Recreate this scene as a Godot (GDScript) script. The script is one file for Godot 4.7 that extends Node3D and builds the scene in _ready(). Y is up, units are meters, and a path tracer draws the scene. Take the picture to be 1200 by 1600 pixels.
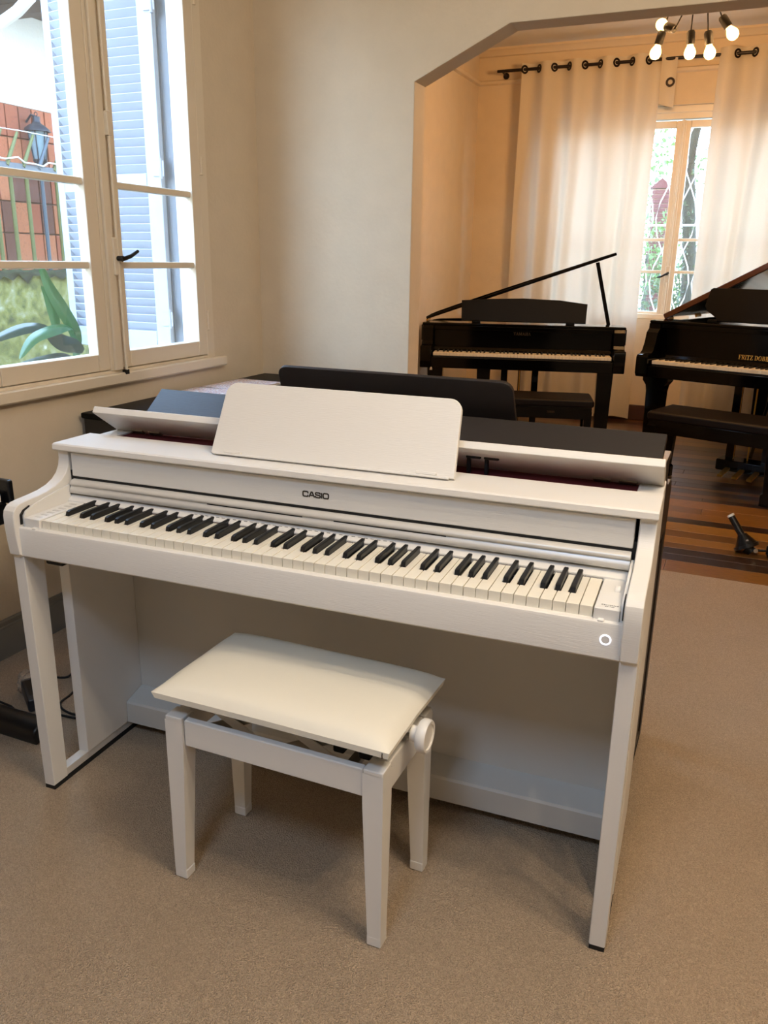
extends Node3D
# A showroom with a white digital piano in front of an arch; a second room with two grand pianos behind it.
# World axes: the walls of the room. x to the right along the arch wall, y up, -z towards the far room. Metres.

const BACK := -2.14            # room side of the arch wall
const ARCH_DEPTH := 0.125
const FAR := -6.05             # room side of the far wall
const LEFT := -1.365           # window wall
const FARLEFT := -1.58
const RIGHT := 4.2
const FRONT := 5.2
const CEIL := 3.0
const TURN := 0.0421           # the white piano stands a little askew

var M := {}
var used_names := {}
var rng := RandomNumberGenerator.new()


# ---------------------------------------------------------------- mesh building
class Shape:
	var v := PackedVector3Array()
	var n := PackedVector3Array()
	var xf := Transform3D()

	func tri(a: Vector3, b: Vector3, c: Vector3, na: Vector3, nb: Vector3, nc: Vector3) -> void:
		var g := (b - a).cross(c - a)
		var s := na + nb + nc
		if g.dot(s) > 0.0:
			v.append_array([xf * a, xf * c, xf * b])
			n.append_array([(xf.basis * na).normalized(), (xf.basis * nc).normalized(), (xf.basis * nb).normalized()])
		else:
			v.append_array([xf * a, xf * b, xf * c])
			n.append_array([(xf.basis * na).normalized(), (xf.basis * nb).normalized(), (xf.basis * nc).normalized()])

	func quad(a: Vector3, b: Vector3, c: Vector3, d: Vector3, nn: Vector3) -> void:
		tri(a, b, c, nn, nn, nn)
		tri(a, c, d, nn, nn, nn)

	func quad4(a: Vector3, b: Vector3, c: Vector3, d: Vector3, na: Vector3, nb: Vector3, nc: Vector3, nd: Vector3) -> void:
		tri(a, b, c, na, nb, nc)
		tri(a, c, d, na, nc, nd)

	func box(lo: Vector3, hi: Vector3, bevel := 0.0) -> Shape:
		var c := (lo + hi) * 0.5
		var h := (hi - lo) * 0.5
		var b := minf(bevel, minf(h.x, minf(h.y, h.z)) * 0.98)
		var p := func(s: Vector3, ax: int) -> Vector3:
			var q := Vector3(h.x - b, h.y - b, h.z - b)
			q[ax] = h[ax]
			return c + q * s
		for ax in 3:
			var u := (ax + 1) % 3
			var w := (ax + 2) % 3
			for sg in [-1.0, 1.0]:
				var nn := Vector3.ZERO
				nn[ax] = sg
				var cs := []
				for k in [[-1, -1], [1, -1], [1, 1], [-1, 1]]:
					var s := Vector3.ZERO
					s[ax] = sg
					s[u] = k[0]
					s[w] = k[1]
					cs.append(p.call(s, ax))
				quad(cs[0], cs[1], cs[2], cs[3], nn)
		if b > 0.0:
			for ax in 3:   # edges along ax
				var u := (ax + 1) % 3
				var w := (ax + 2) % 3
				for k in [[-1, -1], [1, -1], [1, 1], [-1, 1]]:
					var s0 := Vector3.ZERO
					s0[ax] = -1
					s0[u] = k[0]
					s0[w] = k[1]
					var s1 := s0
					s1[ax] = 1
					var nu := Vector3.ZERO
					nu[u] = k[0]
					var nw := Vector3.ZERO
					nw[w] = k[1]
					quad4(p.call(s0, u), p.call(s1, u), p.call(s1, w), p.call(s0, w), nu, nu, nw, nw)
			for sx in [-1, 1]:
				for sy in [-1, 1]:
					for sz in [-1, 1]:
						var s := Vector3(sx, sy, sz)
						tri(p.call(s, 0), p.call(s, 1), p.call(s, 2), Vector3(sx, 0, 0), Vector3(0, sy, 0), Vector3(0, 0, sz))
		return self

	func at(t: Transform3D) -> Shape:
		xf = t
		return self

	# a straight bar between two points with a rectangular section (w across, h along up)
	func bar(a: Vector3, b: Vector3, w: float, h: float, up := Vector3.UP, bevel := 0.0) -> Shape:
		var old := xf
		var d := b - a
		var z := d.normalized()
		var x := up.cross(z)
		if x.length() < 1e-4:
			x = Vector3.RIGHT.cross(z)
		x = x.normalized()
		var y := z.cross(x)
		xf = old * Transform3D(Basis(x, y, z), (a + b) * 0.5)
		box(Vector3(-w, -h, -d.length()) * 0.5, Vector3(w, h, d.length()) * 0.5, bevel)
		xf = old
		return self

	# a flat outline pushed along an axis: "x" takes (z, y), "y" takes (x, z), "z" takes (x, y)
	func prism(outline: PackedVector2Array, lo: float, hi: float, axis: String, bevel := 0.0, smooth_deg := 40.0) -> Shape:
		var pts := outline
		if Geometry2D.is_polygon_clockwise(pts):
			pts.reverse()
		var cnt := pts.size()
		var m := func(q: Vector2, t: float) -> Vector3:
			return Vector3(t, q.y, q.x) if axis == "x" else (Vector3(q.x, t, q.y) if axis == "y" else Vector3(q.x, q.y, t))
		var en := PackedVector2Array()
		for i in cnt:
			var d := (pts[(i + 1) % cnt] - pts[i]).normalized()
			en.append(Vector2(d.y, -d.x))
		var inner := PackedVector2Array()
		for i in cnt:
			var a := en[(i + cnt - 1) % cnt]
			var c := en[i]
			var k := (a + c) / maxf(0.3, 1.0 + a.dot(c))
			inner.append(pts[i] - k * bevel)
		var idx := Geometry2D.triangulate_polygon(inner)
		var axv: Vector3 = m.call(Vector2.ZERO, 1.0)
		for i in range(0, idx.size(), 3):
			for e in [[lo, -axv], [hi, axv]]:
				tri(m.call(inner[idx[i]], e[0]), m.call(inner[idx[i + 1]], e[0]), m.call(inner[idx[i + 2]], e[0]), e[1], e[1], e[1])
		var cosm := cos(deg_to_rad(smooth_deg))
		for i in cnt:
			var j := (i + 1) % cnt
			var e0 := en[i]
			var p0 := en[(i + cnt - 1) % cnt]
			var p1 := en[j]
			var n0 := (e0 + p0).normalized() if e0.dot(p0) > cosm else e0
			var n1 := (e0 + p1).normalized() if e0.dot(p1) > cosm else e0
			var a3: Vector3 = m.call(n0, 0.0)
			var b3: Vector3 = m.call(n1, 0.0)
			quad4(m.call(pts[i], lo + bevel), m.call(pts[j], lo + bevel), m.call(pts[j], hi - bevel), m.call(pts[i], hi - bevel), a3, b3, b3, a3)
			if bevel > 0.0:
				quad4(m.call(inner[i], lo), m.call(inner[j], lo), m.call(pts[j], lo + bevel), m.call(pts[i], lo + bevel), -axv, -axv, b3, a3)
				quad4(m.call(inner[i], hi), m.call(inner[j], hi), m.call(pts[j], hi - bevel), m.call(pts[i], hi - bevel), axv, axv, b3, a3)
		return self

	func tube(path: Array, radius: float, seg := 8, end_radius := -1.0) -> Shape:
		var rings := []
		var norms := []
		var up := Vector3.UP
		for i in path.size():
			var d: Vector3 = (path[mini(i + 1, path.size() - 1)] - path[maxi(i - 1, 0)]).normalized()
			var x := up.cross(d)
			if x.length() < 0.05:
				x = Vector3.RIGHT.cross(d)
			x = x.normalized()
			var y := d.cross(x)
			var r := radius if end_radius < 0.0 else lerpf(radius, end_radius, float(i) / (path.size() - 1))
			var ring := []
			var nr := []
			for k in seg:
				var a := TAU * k / seg
				var q := x * cos(a) + y * sin(a)
				ring.append(path[i] + q * r)
				nr.append(q)
			rings.append(ring)
			norms.append(nr)
		for i in path.size() - 1:
			for k in seg:
				var l := (k + 1) % seg
				quad4(rings[i][k], rings[i][l], rings[i + 1][l], rings[i + 1][k], norms[i][k], norms[i][l], norms[i + 1][l], norms[i + 1][k])
		for e in [0, path.size() - 1]:
			var d: Vector3 = (path[1] - path[0]) * -1.0 if e == 0 else path[e] - path[e - 1]
			d = d.normalized()
			for k in range(1, seg - 1):
				tri(rings[e][0], rings[e][k], rings[e][k + 1], d, d, d)
		return self

	# profile of (radius, height) turned round the local y axis
	func lathe(profile: Array, seg := 20) -> Shape:
		for i in profile.size() - 1:
			var p: Vector2 = profile[i]
			var q: Vector2 = profile[i + 1]
			var d := (q - p).normalized()
			var pn := Vector2(d.y, -d.x)
			var na := pn
			var nb := pn
			if i > 0:
				var d0: Vector2 = (p - profile[i - 1]).normalized()
				var n0 := Vector2(d0.y, -d0.x)
				if n0.dot(pn) > 0.7:
					na = (n0 + pn).normalized()
			if i < profile.size() - 2:
				var d1: Vector2 = (profile[i + 2] - q).normalized()
				var n1 := Vector2(d1.y, -d1.x)
				if n1.dot(pn) > 0.7:
					nb = (n1 + pn).normalized()
			for k in seg:
				var a := TAU * k / seg
				var b := TAU * (k + 1) / seg
				var ca := Vector3(cos(a), 0, sin(a))
				var cb := Vector3(cos(b), 0, sin(b))
				var up := Vector3.UP
				quad4(ca * p.x + up * p.y, cb * p.x + up * p.y, cb * q.x + up * q.y, ca * q.x + up * q.y,
					ca * na.x + up * na.y, cb * na.x + up * na.y, cb * nb.x + up * nb.y, ca * nb.x + up * nb.y)
		return self

	func torus(r: float, t: float, seg := 20, side := 8) -> Shape:
		var pr := []
		for k in side + 1:
			var a := -TAU * k / side
			pr.append(Vector2(r - t * cos(a), t * sin(a)))
		# both turns are wound by their normals, so draw it through lathe
		return lathe(pr, seg)

	# a grid of points g[i][j]; normals are computed from the grid
	func grid(g: Array, flip := false) -> Shape:
		var a := g.size()
		var b: int = g[0].size()
		var nn := []
		for i in a:
			var row := []
			for j in b:
				var du: Vector3 = g[mini(i + 1, a - 1)][j] - g[maxi(i - 1, 0)][j]
				var dv: Vector3 = g[i][mini(j + 1, b - 1)] - g[i][maxi(j - 1, 0)]
				var q := du.cross(dv).normalized()
				row.append(-q if flip else q)
			nn.append(row)
		for i in a - 1:
			for j in b - 1:
				quad4(g[i][j], g[i + 1][j], g[i + 1][j + 1], g[i][j + 1], nn[i][j], nn[i + 1][j], nn[i + 1][j + 1], nn[i][j + 1])
		return self

	func mesh() -> ArrayMesh:
		var arr := []
		arr.resize(Mesh.ARRAY_MAX)
		arr[Mesh.ARRAY_VERTEX] = v
		arr[Mesh.ARRAY_NORMAL] = n
		var am := ArrayMesh.new()
		am.add_surface_from_arrays(Mesh.PRIMITIVE_TRIANGLES, arr)
		return am


func sh() -> Shape:
	return Shape.new()


func numbered(called: String) -> String:
	if not used_names.has(called):
		used_names[called] = 0
		return called
	used_names[called] += 1
	return "%s_%03d" % [called, used_names[called]]


func thing(called: String, label: String, category: String, where := Vector3.ZERO, turn := 0.0, group := "") -> Node3D:
	var o := Node3D.new()
	o.name = numbered(called)
	add_child(o)
	o.position = where
	o.rotation.y = turn
	tag(o, label, category, group)
	return o


func tag(o: Node, label: String, category: String, group := "", kind := "") -> void:
	if label:
		o.set_meta("label", label)
	if category:
		o.set_meta("category", category)
	if group:
		o.set_meta("group", group)
	if kind:
		o.set_meta("kind", kind)


func part(called: String, s, mat: Material, parent: Node, where := Vector3.ZERO) -> MeshInstance3D:
	var o := MeshInstance3D.new()
	o.name = called if parent != self else numbered(called)
	o.mesh = s.mesh() if s is Shape else s
	o.material_override = mat
	o.position = where
	parent.add_child(o, true)
	return o


func struct(called: String, s, mat: Material, label: String, category: String) -> MeshInstance3D:
	var o := part(called, s, mat, self)
	tag(o, label, category, "", "structure")
	return o


func box(lo: Vector3, hi: Vector3, b := 0.0) -> Shape:
	return sh().box(lo, hi, b)


func V(x: float, y: float, z: float) -> Vector3:
	return Vector3(x, y, z)


func P(a: Array) -> PackedVector2Array:
	var r := PackedVector2Array()
	for i in range(0, a.size(), 2):
		r.append(Vector2(a[i], a[i + 1]))
	return r


func text_part(called: String, words: String, font: String, weight: int, height: float, width: float, mat: Material, parent: Node, t: Transform3D) -> void:
	var tm := TextMesh.new()
	var f := SystemFont.new()
	f.font_names = PackedStringArray([font])
	f.font_weight = weight
	tm.font = f
	tm.text = words
	tm.font_size = 64
	tm.pixel_size = 0.01
	tm.depth = 0.05
	var bb := tm.get_aabb()
	var sx := width / maxf(bb.size.x, 1e-4)
	var sy := height / maxf(bb.size.y, 1e-4)
	var o := MeshInstance3D.new()
	o.name = called
	o.mesh = tm
	o.material_override = mat
	var c := bb.get_center()
	o.transform = t * Transform3D(Basis.from_scale(Vector3(sx, sy, 0.02)), Vector3(-c.x * sx, -c.y * sy, 0.0))
	parent.add_child(o, true)


# ---------------------------------------------------------------- materials
func noise_tex(freq: float, ramp: Array, size := 512, type := FastNoiseLite.TYPE_SIMPLEX_SMOOTH, octaves := 4, seed_ := 1) -> NoiseTexture2D:
	var nz := FastNoiseLite.new()
	nz.seed = seed_
	nz.noise_type = type
	nz.frequency = freq
	nz.fractal_octaves = octaves
	var t := NoiseTexture2D.new()
	t.width = size
	t.height = size
	t.seamless = true
	t.noise = nz
	if ramp.size():
		var g := Gradient.new()
		var offs := PackedFloat32Array()
		var cols := PackedColorArray()
		for i in ramp.size():
			offs.append(float(i) / (ramp.size() - 1))
			cols.append(ramp[i])
		g.offsets = offs
		g.colors = cols
		t.color_ramp = g
	return t


func pile_tex(size: int, lo: float, hi: float) -> ImageTexture:
	# tufts: random dots softened a little, over a broad unevenness; it repeats without a seam
	var r := RandomNumberGenerator.new()
	r.seed = 11
	var raw := PackedFloat32Array()
	raw.resize(size * size)
	for i in size * size:
		raw[i] = r.randf()
	var data := PackedByteArray()
	data.resize(size * size)
	for y in size:
		var up := ((y + size - 1) % size) * size
		var here := y * size
		var dn := ((y + 1) % size) * size
		var wave_y := sin(TAU * y / size) + sin(TAU * 3.0 * y / size + 1.0)
		for x in size:
			var l := (x + size - 1) % size
			var q := (x + 1) % size
			var t := raw[here + x] * 0.32 + (raw[here + l] + raw[here + q] + raw[up + x] + raw[dn + x]) * 0.13 + (raw[up + l] + raw[dn + q]) * 0.08
			t = clampf((t - 0.5) * 2.0 + 0.5 + 0.02 * wave_y * sin(TAU * 2.0 * x / size + 0.5 * wave_y), 0.0, 1.0)
			data[here + x] = int(255.0 * lerpf(lo, hi, t))
	return ImageTexture.create_from_image(Image.create_from_data(size, size, false, Image.FORMAT_L8, data))


func mat(color: Color, rough := 0.6, metal := 0.0) -> StandardMaterial3D:
	var m := StandardMaterial3D.new()
	m.albedo_color = color
	m.roughness = rough
	m.metallic = metal
	return m


func tri_tex(m: StandardMaterial3D, tex: Texture2D, scale: Vector3, world := false) -> StandardMaterial3D:
	m.albedo_texture = tex
	m.uv1_triplanar = true
	m.uv1_world_triplanar = world
	m.uv1_scale = scale
	return m


func relief(m: StandardMaterial3D, tex: Texture2D, depth_cm: float) -> StandardMaterial3D:
	m.heightmap_enabled = true
	m.heightmap_texture = tex
	m.heightmap_scale = depth_cm
	return m


func grey(a: float) -> Color:
	return Color(a, a, a)


func make_materials() -> void:
	# wall paint: cream with a faint unevenness and a fine roller texture
	var paint := noise_tex(0.012, [grey(0.975), grey(1.0)], 512, FastNoiseLite.TYPE_SIMPLEX_SMOOTH, 5, 3)
	var roller := noise_tex(0.08, [], 512, FastNoiseLite.TYPE_SIMPLEX_SMOOTH, 3, 8)
	M.wall = relief(tri_tex(mat(Color(0.845, 0.79, 0.70), 0.85), paint, V(0.9, 0.9, 0.9), true), roller, 0.06)
	M.far_wall = relief(tri_tex(mat(Color(0.845, 0.78, 0.675), 0.85), paint, V(0.9, 0.9, 0.9), true), roller, 0.06)
	M.ceiling = tri_tex(mat(Color(0.88, 0.86, 0.82), 0.9), paint, V(0.9, 0.9, 0.9), true)
	M.soffit = tri_tex(mat(Color(0.74, 0.70, 0.65), 0.85), paint, V(0.9, 0.9, 0.9), true)
	M.frame = mat(Color(0.87, 0.825, 0.745), 0.45)
	M.baseboard = mat(Color(0.47, 0.455, 0.42), 0.5)
	M.baseboard_wood = mat(Color(0.27, 0.16, 0.10), 0.4)
	# carpet
	M.carpet = tri_tex(mat(Color(0.78, 0.685, 0.575), 0.95), pile_tex(1024, 0.78, 1.0), V(1.3, 1.3, 1.3), true)
	relief(M.carpet, pile_tex(1024, 0.0, 1.0), 0.45)
	# wooden boards
	var grain := noise_tex(0.02, [grey(0.62), grey(0.9), grey(1.0), grey(0.8), grey(0.98)], 1024, FastNoiseLite.TYPE_SIMPLEX_SMOOTH, 5, 12)
	M.planks = []
	for c in [Color(0.20, 0.12, 0.07), Color(0.31, 0.20, 0.11), Color(0.45, 0.30, 0.13), Color(0.54, 0.36, 0.14), Color(0.60, 0.42, 0.16), Color(0.38, 0.24, 0.11), Color(0.26, 0.17, 0.115)]:
		var m := tri_tex(mat(c, 0.30), grain, V(0.5, 6.0, 6.0), true)
		m.clearcoat_enabled = true
		m.clearcoat = 0.5
		m.clearcoat_roughness = 0.18
		M.planks.append(m)
	# white wood grain lacquer of the piano and the bench
	var fine := noise_tex(0.03, [], 512, FastNoiseLite.TYPE_SIMPLEX_SMOOTH, 5, 21)
	M.white_wood = mat(Color(0.89, 0.88, 0.86), 0.42)
	M.white_wood.uv1_triplanar = true
	M.white_wood.uv1_scale = V(1.2, 26, 26)
	relief(M.white_wood, fine, 0.022)
	M.white_wood_up = mat(Color(0.89, 0.88, 0.86), 0.42)
	M.white_wood_up.uv1_triplanar = true
	M.white_wood_up.uv1_scale = V(26, 1.2, 26)
	relief(M.white_wood_up, fine, 0.014)
	M.white_smooth = mat(Color(0.90, 0.89, 0.87), 0.3)
	M.white_satin = mat(Color(0.82, 0.81, 0.79), 0.34, 0.15)
	M.white_flat = mat(Color(0.80, 0.79, 0.765), 0.55)
	M.inner_grey = mat(Color(0.70, 0.68, 0.64), 0.55)
	M.ivory = mat(Color(0.92, 0.895, 0.83), 0.22)
	M.key_black = mat(Color(0.045, 0.045, 0.05), 0.38)
	M.ink = mat(Color(0.21, 0.19, 0.15), 0.4)
	M.mark = mat(Color(0.55, 0.54, 0.52), 0.5)
	M.felt = mat(Color(0.36, 0.02, 0.055), 0.95)
	M.slot = mat(Color(0.03, 0.03, 0.035), 0.6)
	M.ring = mat(Color(1, 1, 1), 0.4)
	M.ring.emission_enabled = true
	M.ring.emission = Color(0.93, 0.94, 1.0)
	M.ring.emission_energy_multiplier = 1.1
	M.leather = mat(Color(0.92, 0.90, 0.84), 0.42)
	M.leather.uv1_triplanar = true
	M.leather.uv1_scale = V(14, 14, 14)
	relief(M.leather, noise_tex(0.12, [], 512, FastNoiseLite.TYPE_CELLULAR, 2, 31), 0.02)
	M.steel = mat(Color(0.62, 0.60, 0.56), 0.4, 0.6)
	M.chrome = mat(Color(0.8, 0.8, 0.8), 0.2, 0.9)
	M.rubber = mat(Color(0.05, 0.05, 0.05), 0.7)
	# dark pianos
	M.dark_wood = mat(Color(0.125, 0.10, 0.09), 0.45)
	M.dark_wood.uv1_triplanar = true
	M.dark_wood.uv1_scale = V(1.2, 26, 26)
	relief(M.dark_wood, fine, 0.014)
	M.dark_smooth = mat(Color(0.10, 0.09, 0.09), 0.35)
	M.gloss = mat(Color(0.016, 0.014, 0.014), 0.08)
	M.gloss.metallic_specular = 0.32
	M.satin_black = mat(Color(0.03, 0.026, 0.024), 0.45)
	M.satin_black.metallic_specular = 0.28
	M.bench_leather = mat(Color(0.075, 0.05, 0.04), 0.5)
	M.bench_leather.metallic_specular = 0.3
	M.lid_edge_warm_lit = mat(Color(0.30, 0.175, 0.10), 0.3)
	M.gold = mat(Color(0.78, 0.60, 0.28), 0.3, 0.8)
	M.brass_dull = mat(Color(0.30, 0.24, 0.15), 0.4, 0.6)
	M.plate = mat(Color(0.36, 0.27, 0.14), 0.35, 0.6)
	# fabrics
	var weave := noise_tex(0.15, [grey(0.93), grey(1.0)], 512, FastNoiseLite.TYPE_SIMPLEX, 2, 41)
	M.curtain = tri_tex(mat(Color(0.90, 0.865, 0.80), 0.95), weave, V(9.0, 1.2, 9.0))
	M.curtain.backlight_enabled = true
	M.curtain.backlight = Color(0.78, 0.77, 0.75)
	M.grommet = mat(Color(0.10, 0.055, 0.05), 0.35, 0.5)
	M.rod = mat(Color(0.10, 0.06, 0.05), 0.4, 0.3)
	# outdoors
	M.shutter = mat(Color(0.62, 0.65, 0.70), 0.5)
	M.reveal_shade = mat(Color(0.42, 0.45, 0.49), 0.6)
	M.stucco = relief(tri_tex(mat(Color(0.93, 0.93, 0.92), 0.9), paint, V(1, 1, 1), true), roller, 0.3)
	var clay := noise_tex(0.03, [grey(0.72), grey(1.0), grey(0.88)], 512, FastNoiseLite.TYPE_SIMPLEX_SMOOTH, 5, 55)
	M.tiles = []
	for c in [Color(0.66, 0.37, 0.24), Color(0.60, 0.32, 0.21), Color(0.69, 0.42, 0.28), Color(0.40, 0.24, 0.19), Color(0.53, 0.29, 0.20)]:
		M.tiles.append(tri_tex(mat(c, 0.75), clay, V(3, 3, 3), true))
	M.grout = mat(Color(0.48, 0.38, 0.31), 0.9)
	M.moss = tri_tex(mat(Color(1, 1, 1), 0.95), noise_tex(0.022, [Color(0.20, 0.22, 0.13), Color(0.34, 0.36, 0.19), Color(0.45, 0.46, 0.24), Color(0.52, 0.53, 0.40), Color(0.74, 0.76, 0.70)], 512, FastNoiseLite.TYPE_VALUE_CUBIC, 7, 61), V(2.1, 2.1, 2.1), true)
	relief(M.moss, clay, 0.6)
	M.moss_dark = tri_tex(mat(Color(1, 1, 1), 0.95), noise_tex(0.03, [Color(0.05, 0.06, 0.03), Color(0.12, 0.14, 0.06), Color(0.27, 0.30, 0.15)], 512, FastNoiseLite.TYPE_SIMPLEX_SMOOTH, 5, 62), V(2, 2, 2), true)
	M.eave = mat(Color(0.30, 0.25, 0.22), 0.8)
	M.iron_blue = mat(Color(0.25, 0.30, 0.34), 0.5, 0.3)
	M.iron_green = mat(Color(0.34, 0.36, 0.19), 0.6, 0.2)
	M.iron_grey = mat(Color(0.36, 0.39, 0.43), 0.5, 0.3)
	M.white_paint = mat(Color(0.88, 0.88, 0.87), 0.5)
	M.wire = mat(Color(0.85, 0.85, 0.85), 0.4, 0.3)
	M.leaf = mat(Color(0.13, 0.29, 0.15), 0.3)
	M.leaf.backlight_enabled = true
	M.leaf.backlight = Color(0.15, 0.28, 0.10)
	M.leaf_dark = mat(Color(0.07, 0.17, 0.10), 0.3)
	M.foliage = []
	for c in [Color(0.20, 0.33, 0.13), Color(0.13, 0.23, 0.10), Color(0.27, 0.40, 0.19), Color(0.11, 0.18, 0.11)]:
		var fm := mat(c, 0.6)
		fm.backlight_enabled = true
		fm.backlight = Color(0.25, 0.32, 0.12)
		M.foliage.append(fm)
	M.bark = relief(tri_tex(mat(Color(1, 1, 1), 0.95), noise_tex(0.03, [Color(0.07, 0.065, 0.05), Color(0.15, 0.15, 0.10), Color(0.22, 0.23, 0.15)], 512, FastNoiseLite.TYPE_SIMPLEX_SMOOTH, 5, 71), V(2, 1, 2), true), clay, 2.0)
	M.brick = tri_tex(mat(Color(0.33, 0.14, 0.13), 0.85), clay, V(3, 3, 3), true)
	M.paving = tri_tex(mat(Color(0.62, 0.61, 0.58), 0.9), paint, V(1, 1, 1), true)
	M.car_paint = mat(Color(0.46, 0.27, 0.27), 0.25)
	M.car_glass = mat(Color(0.07, 0.10, 0.14), 0.08)
	M.lantern_iron = mat(Color(0.20, 0.21, 0.24), 0.5, 0.4)
	M.lantern_glass = mat(Color(0.45, 0.53, 0.56), 0.3)
	M.glass = mat(Color(0.93, 0.97, 0.97, 0.06), 0.02)
	M.glass.transparency = BaseMaterial3D.TRANSPARENCY_ALPHA
	M.poly = mat(Color(0.9, 0.9, 0.88, 0.16), 0.12)
	M.poly.transparency = BaseMaterial3D.TRANSPARENCY_ALPHA
	# lamps
	M.bulb = mat(Color(1, 0.93, 0.8), 0.3)
	M.bulb.emission_enabled = true
	M.bulb.emission = Color(1.0, 0.80, 0.48)
	M.bulb.emission_energy_multiplier = 6.0
	M.panel = mat(Color(1, 1, 1), 0.4)  # glow of the added ceiling fill panel
	M.panel.emission_enabled = true
	M.panel.emission = Color(0.86, 0.93, 1.0)
	M.panel.emission_energy_multiplier = 2.0
	M.black_metal = mat(Color(0.05, 0.045, 0.04), 0.4, 0.3)
	M.black_plastic = mat(Color(0.05, 0.055, 0.065), 0.32)
	M.plastic_grey = mat(Color(0.16, 0.17, 0.19), 0.4)
	# printed paper
	var print_ := noise_tex(0.016, [Color(0.95, 0.95, 0.97), Color(0.66, 0.62, 0.76), Color(0.97, 0.96, 0.98), Color(0.80, 0.66, 0.63), Color(0.93, 0.93, 0.96), Color(0.96, 0.96, 0.97), Color(0.36, 0.34, 0.50)], 512, FastNoiseLite.TYPE_CELLULAR, 3, 81)
	M.magazine = tri_tex(mat(Color(1, 1, 1), 0.25), print_, V(5, 5, 5))
	M.paper = mat(Color(0.90, 0.89, 0.86), 0.6)


# ---------------------------------------------------------------- main
func _ready() -> void:
	rng.seed = 7
	# --- camera
	var cam := Camera3D.new()
	cam.name = "camera"
	cam.fov = 64.149
	cam.position = V(0.7963, 1.2976, 1.3301)
	cam.rotation = V(-0.29821, 0.40846, 0.01539)
	cam.near = 0.05
	cam.far = 200.0
	cam.current = true
	add_child(cam)
	# --- sky and exposure
	var sm := ProceduralSkyMaterial.new()
	sm.sky_top_color = Color(0.70, 0.84, 1.0)
	sm.sky_horizon_color = Color(0.85, 0.93, 1.0)
	sm.ground_horizon_color = Color(0.72, 0.72, 0.70)
	sm.ground_bottom_color = Color(0.55, 0.55, 0.53)
	sm.sun_angle_max = 0.0
	sm.energy_multiplier = 19.0
	var sky := Sky.new()
	sky.sky_material = sm
	var env := Environment.new()
	env.background_mode = Environment.BG_SKY
	env.sky = sky
	env.tonemap_mode = Environment.TONE_MAPPER_LINEAR
	env.tonemap_exposure = 1.0
	env.sdfgi_enabled = true
	env.ssao_enabled = true
	env.ssil_enabled = true
	var we := WorldEnvironment.new()
	we.name = "environment"
	we.environment = env
	add_child(we)
	make_materials()
	build_shell()
	build_left_window()
	build_far_window()
	build_outdoors()
	build_white_piano()
	build_bench()
	build_dark_pianos()
	build_floor_things()
	build_grands()
	build_curtains()
	build_lamps()


# ---------------------------------------------------------------- the rooms
func wall_with_holes(s: Shape, axis: String, at0: float, at1: float, u0: float, u1: float, holes: Array) -> Shape:
	# a wall lying across an axis between at0 and at1, from u0 to u1 along the other floor axis; holes are [u0, u1, y0, y1] in rising order
	var put := func(a: float, b: float, y0: float, y1: float) -> void:
		if axis == "x":
			s.box(V(at0, y0, a), V(at1, y1, b))
		else:
			s.box(V(a, y0, at0), V(b, y1, at1))
	var from := u0
	for h in holes:
		put.call(from, h[0], 0.0, CEIL)
		put.call(h[0], h[1], 0.0, h[2])
		put.call(h[0], h[1], h[3], CEIL)
		from = h[1]
	put.call(from, u1, 0.0, CEIL)
	return s


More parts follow.
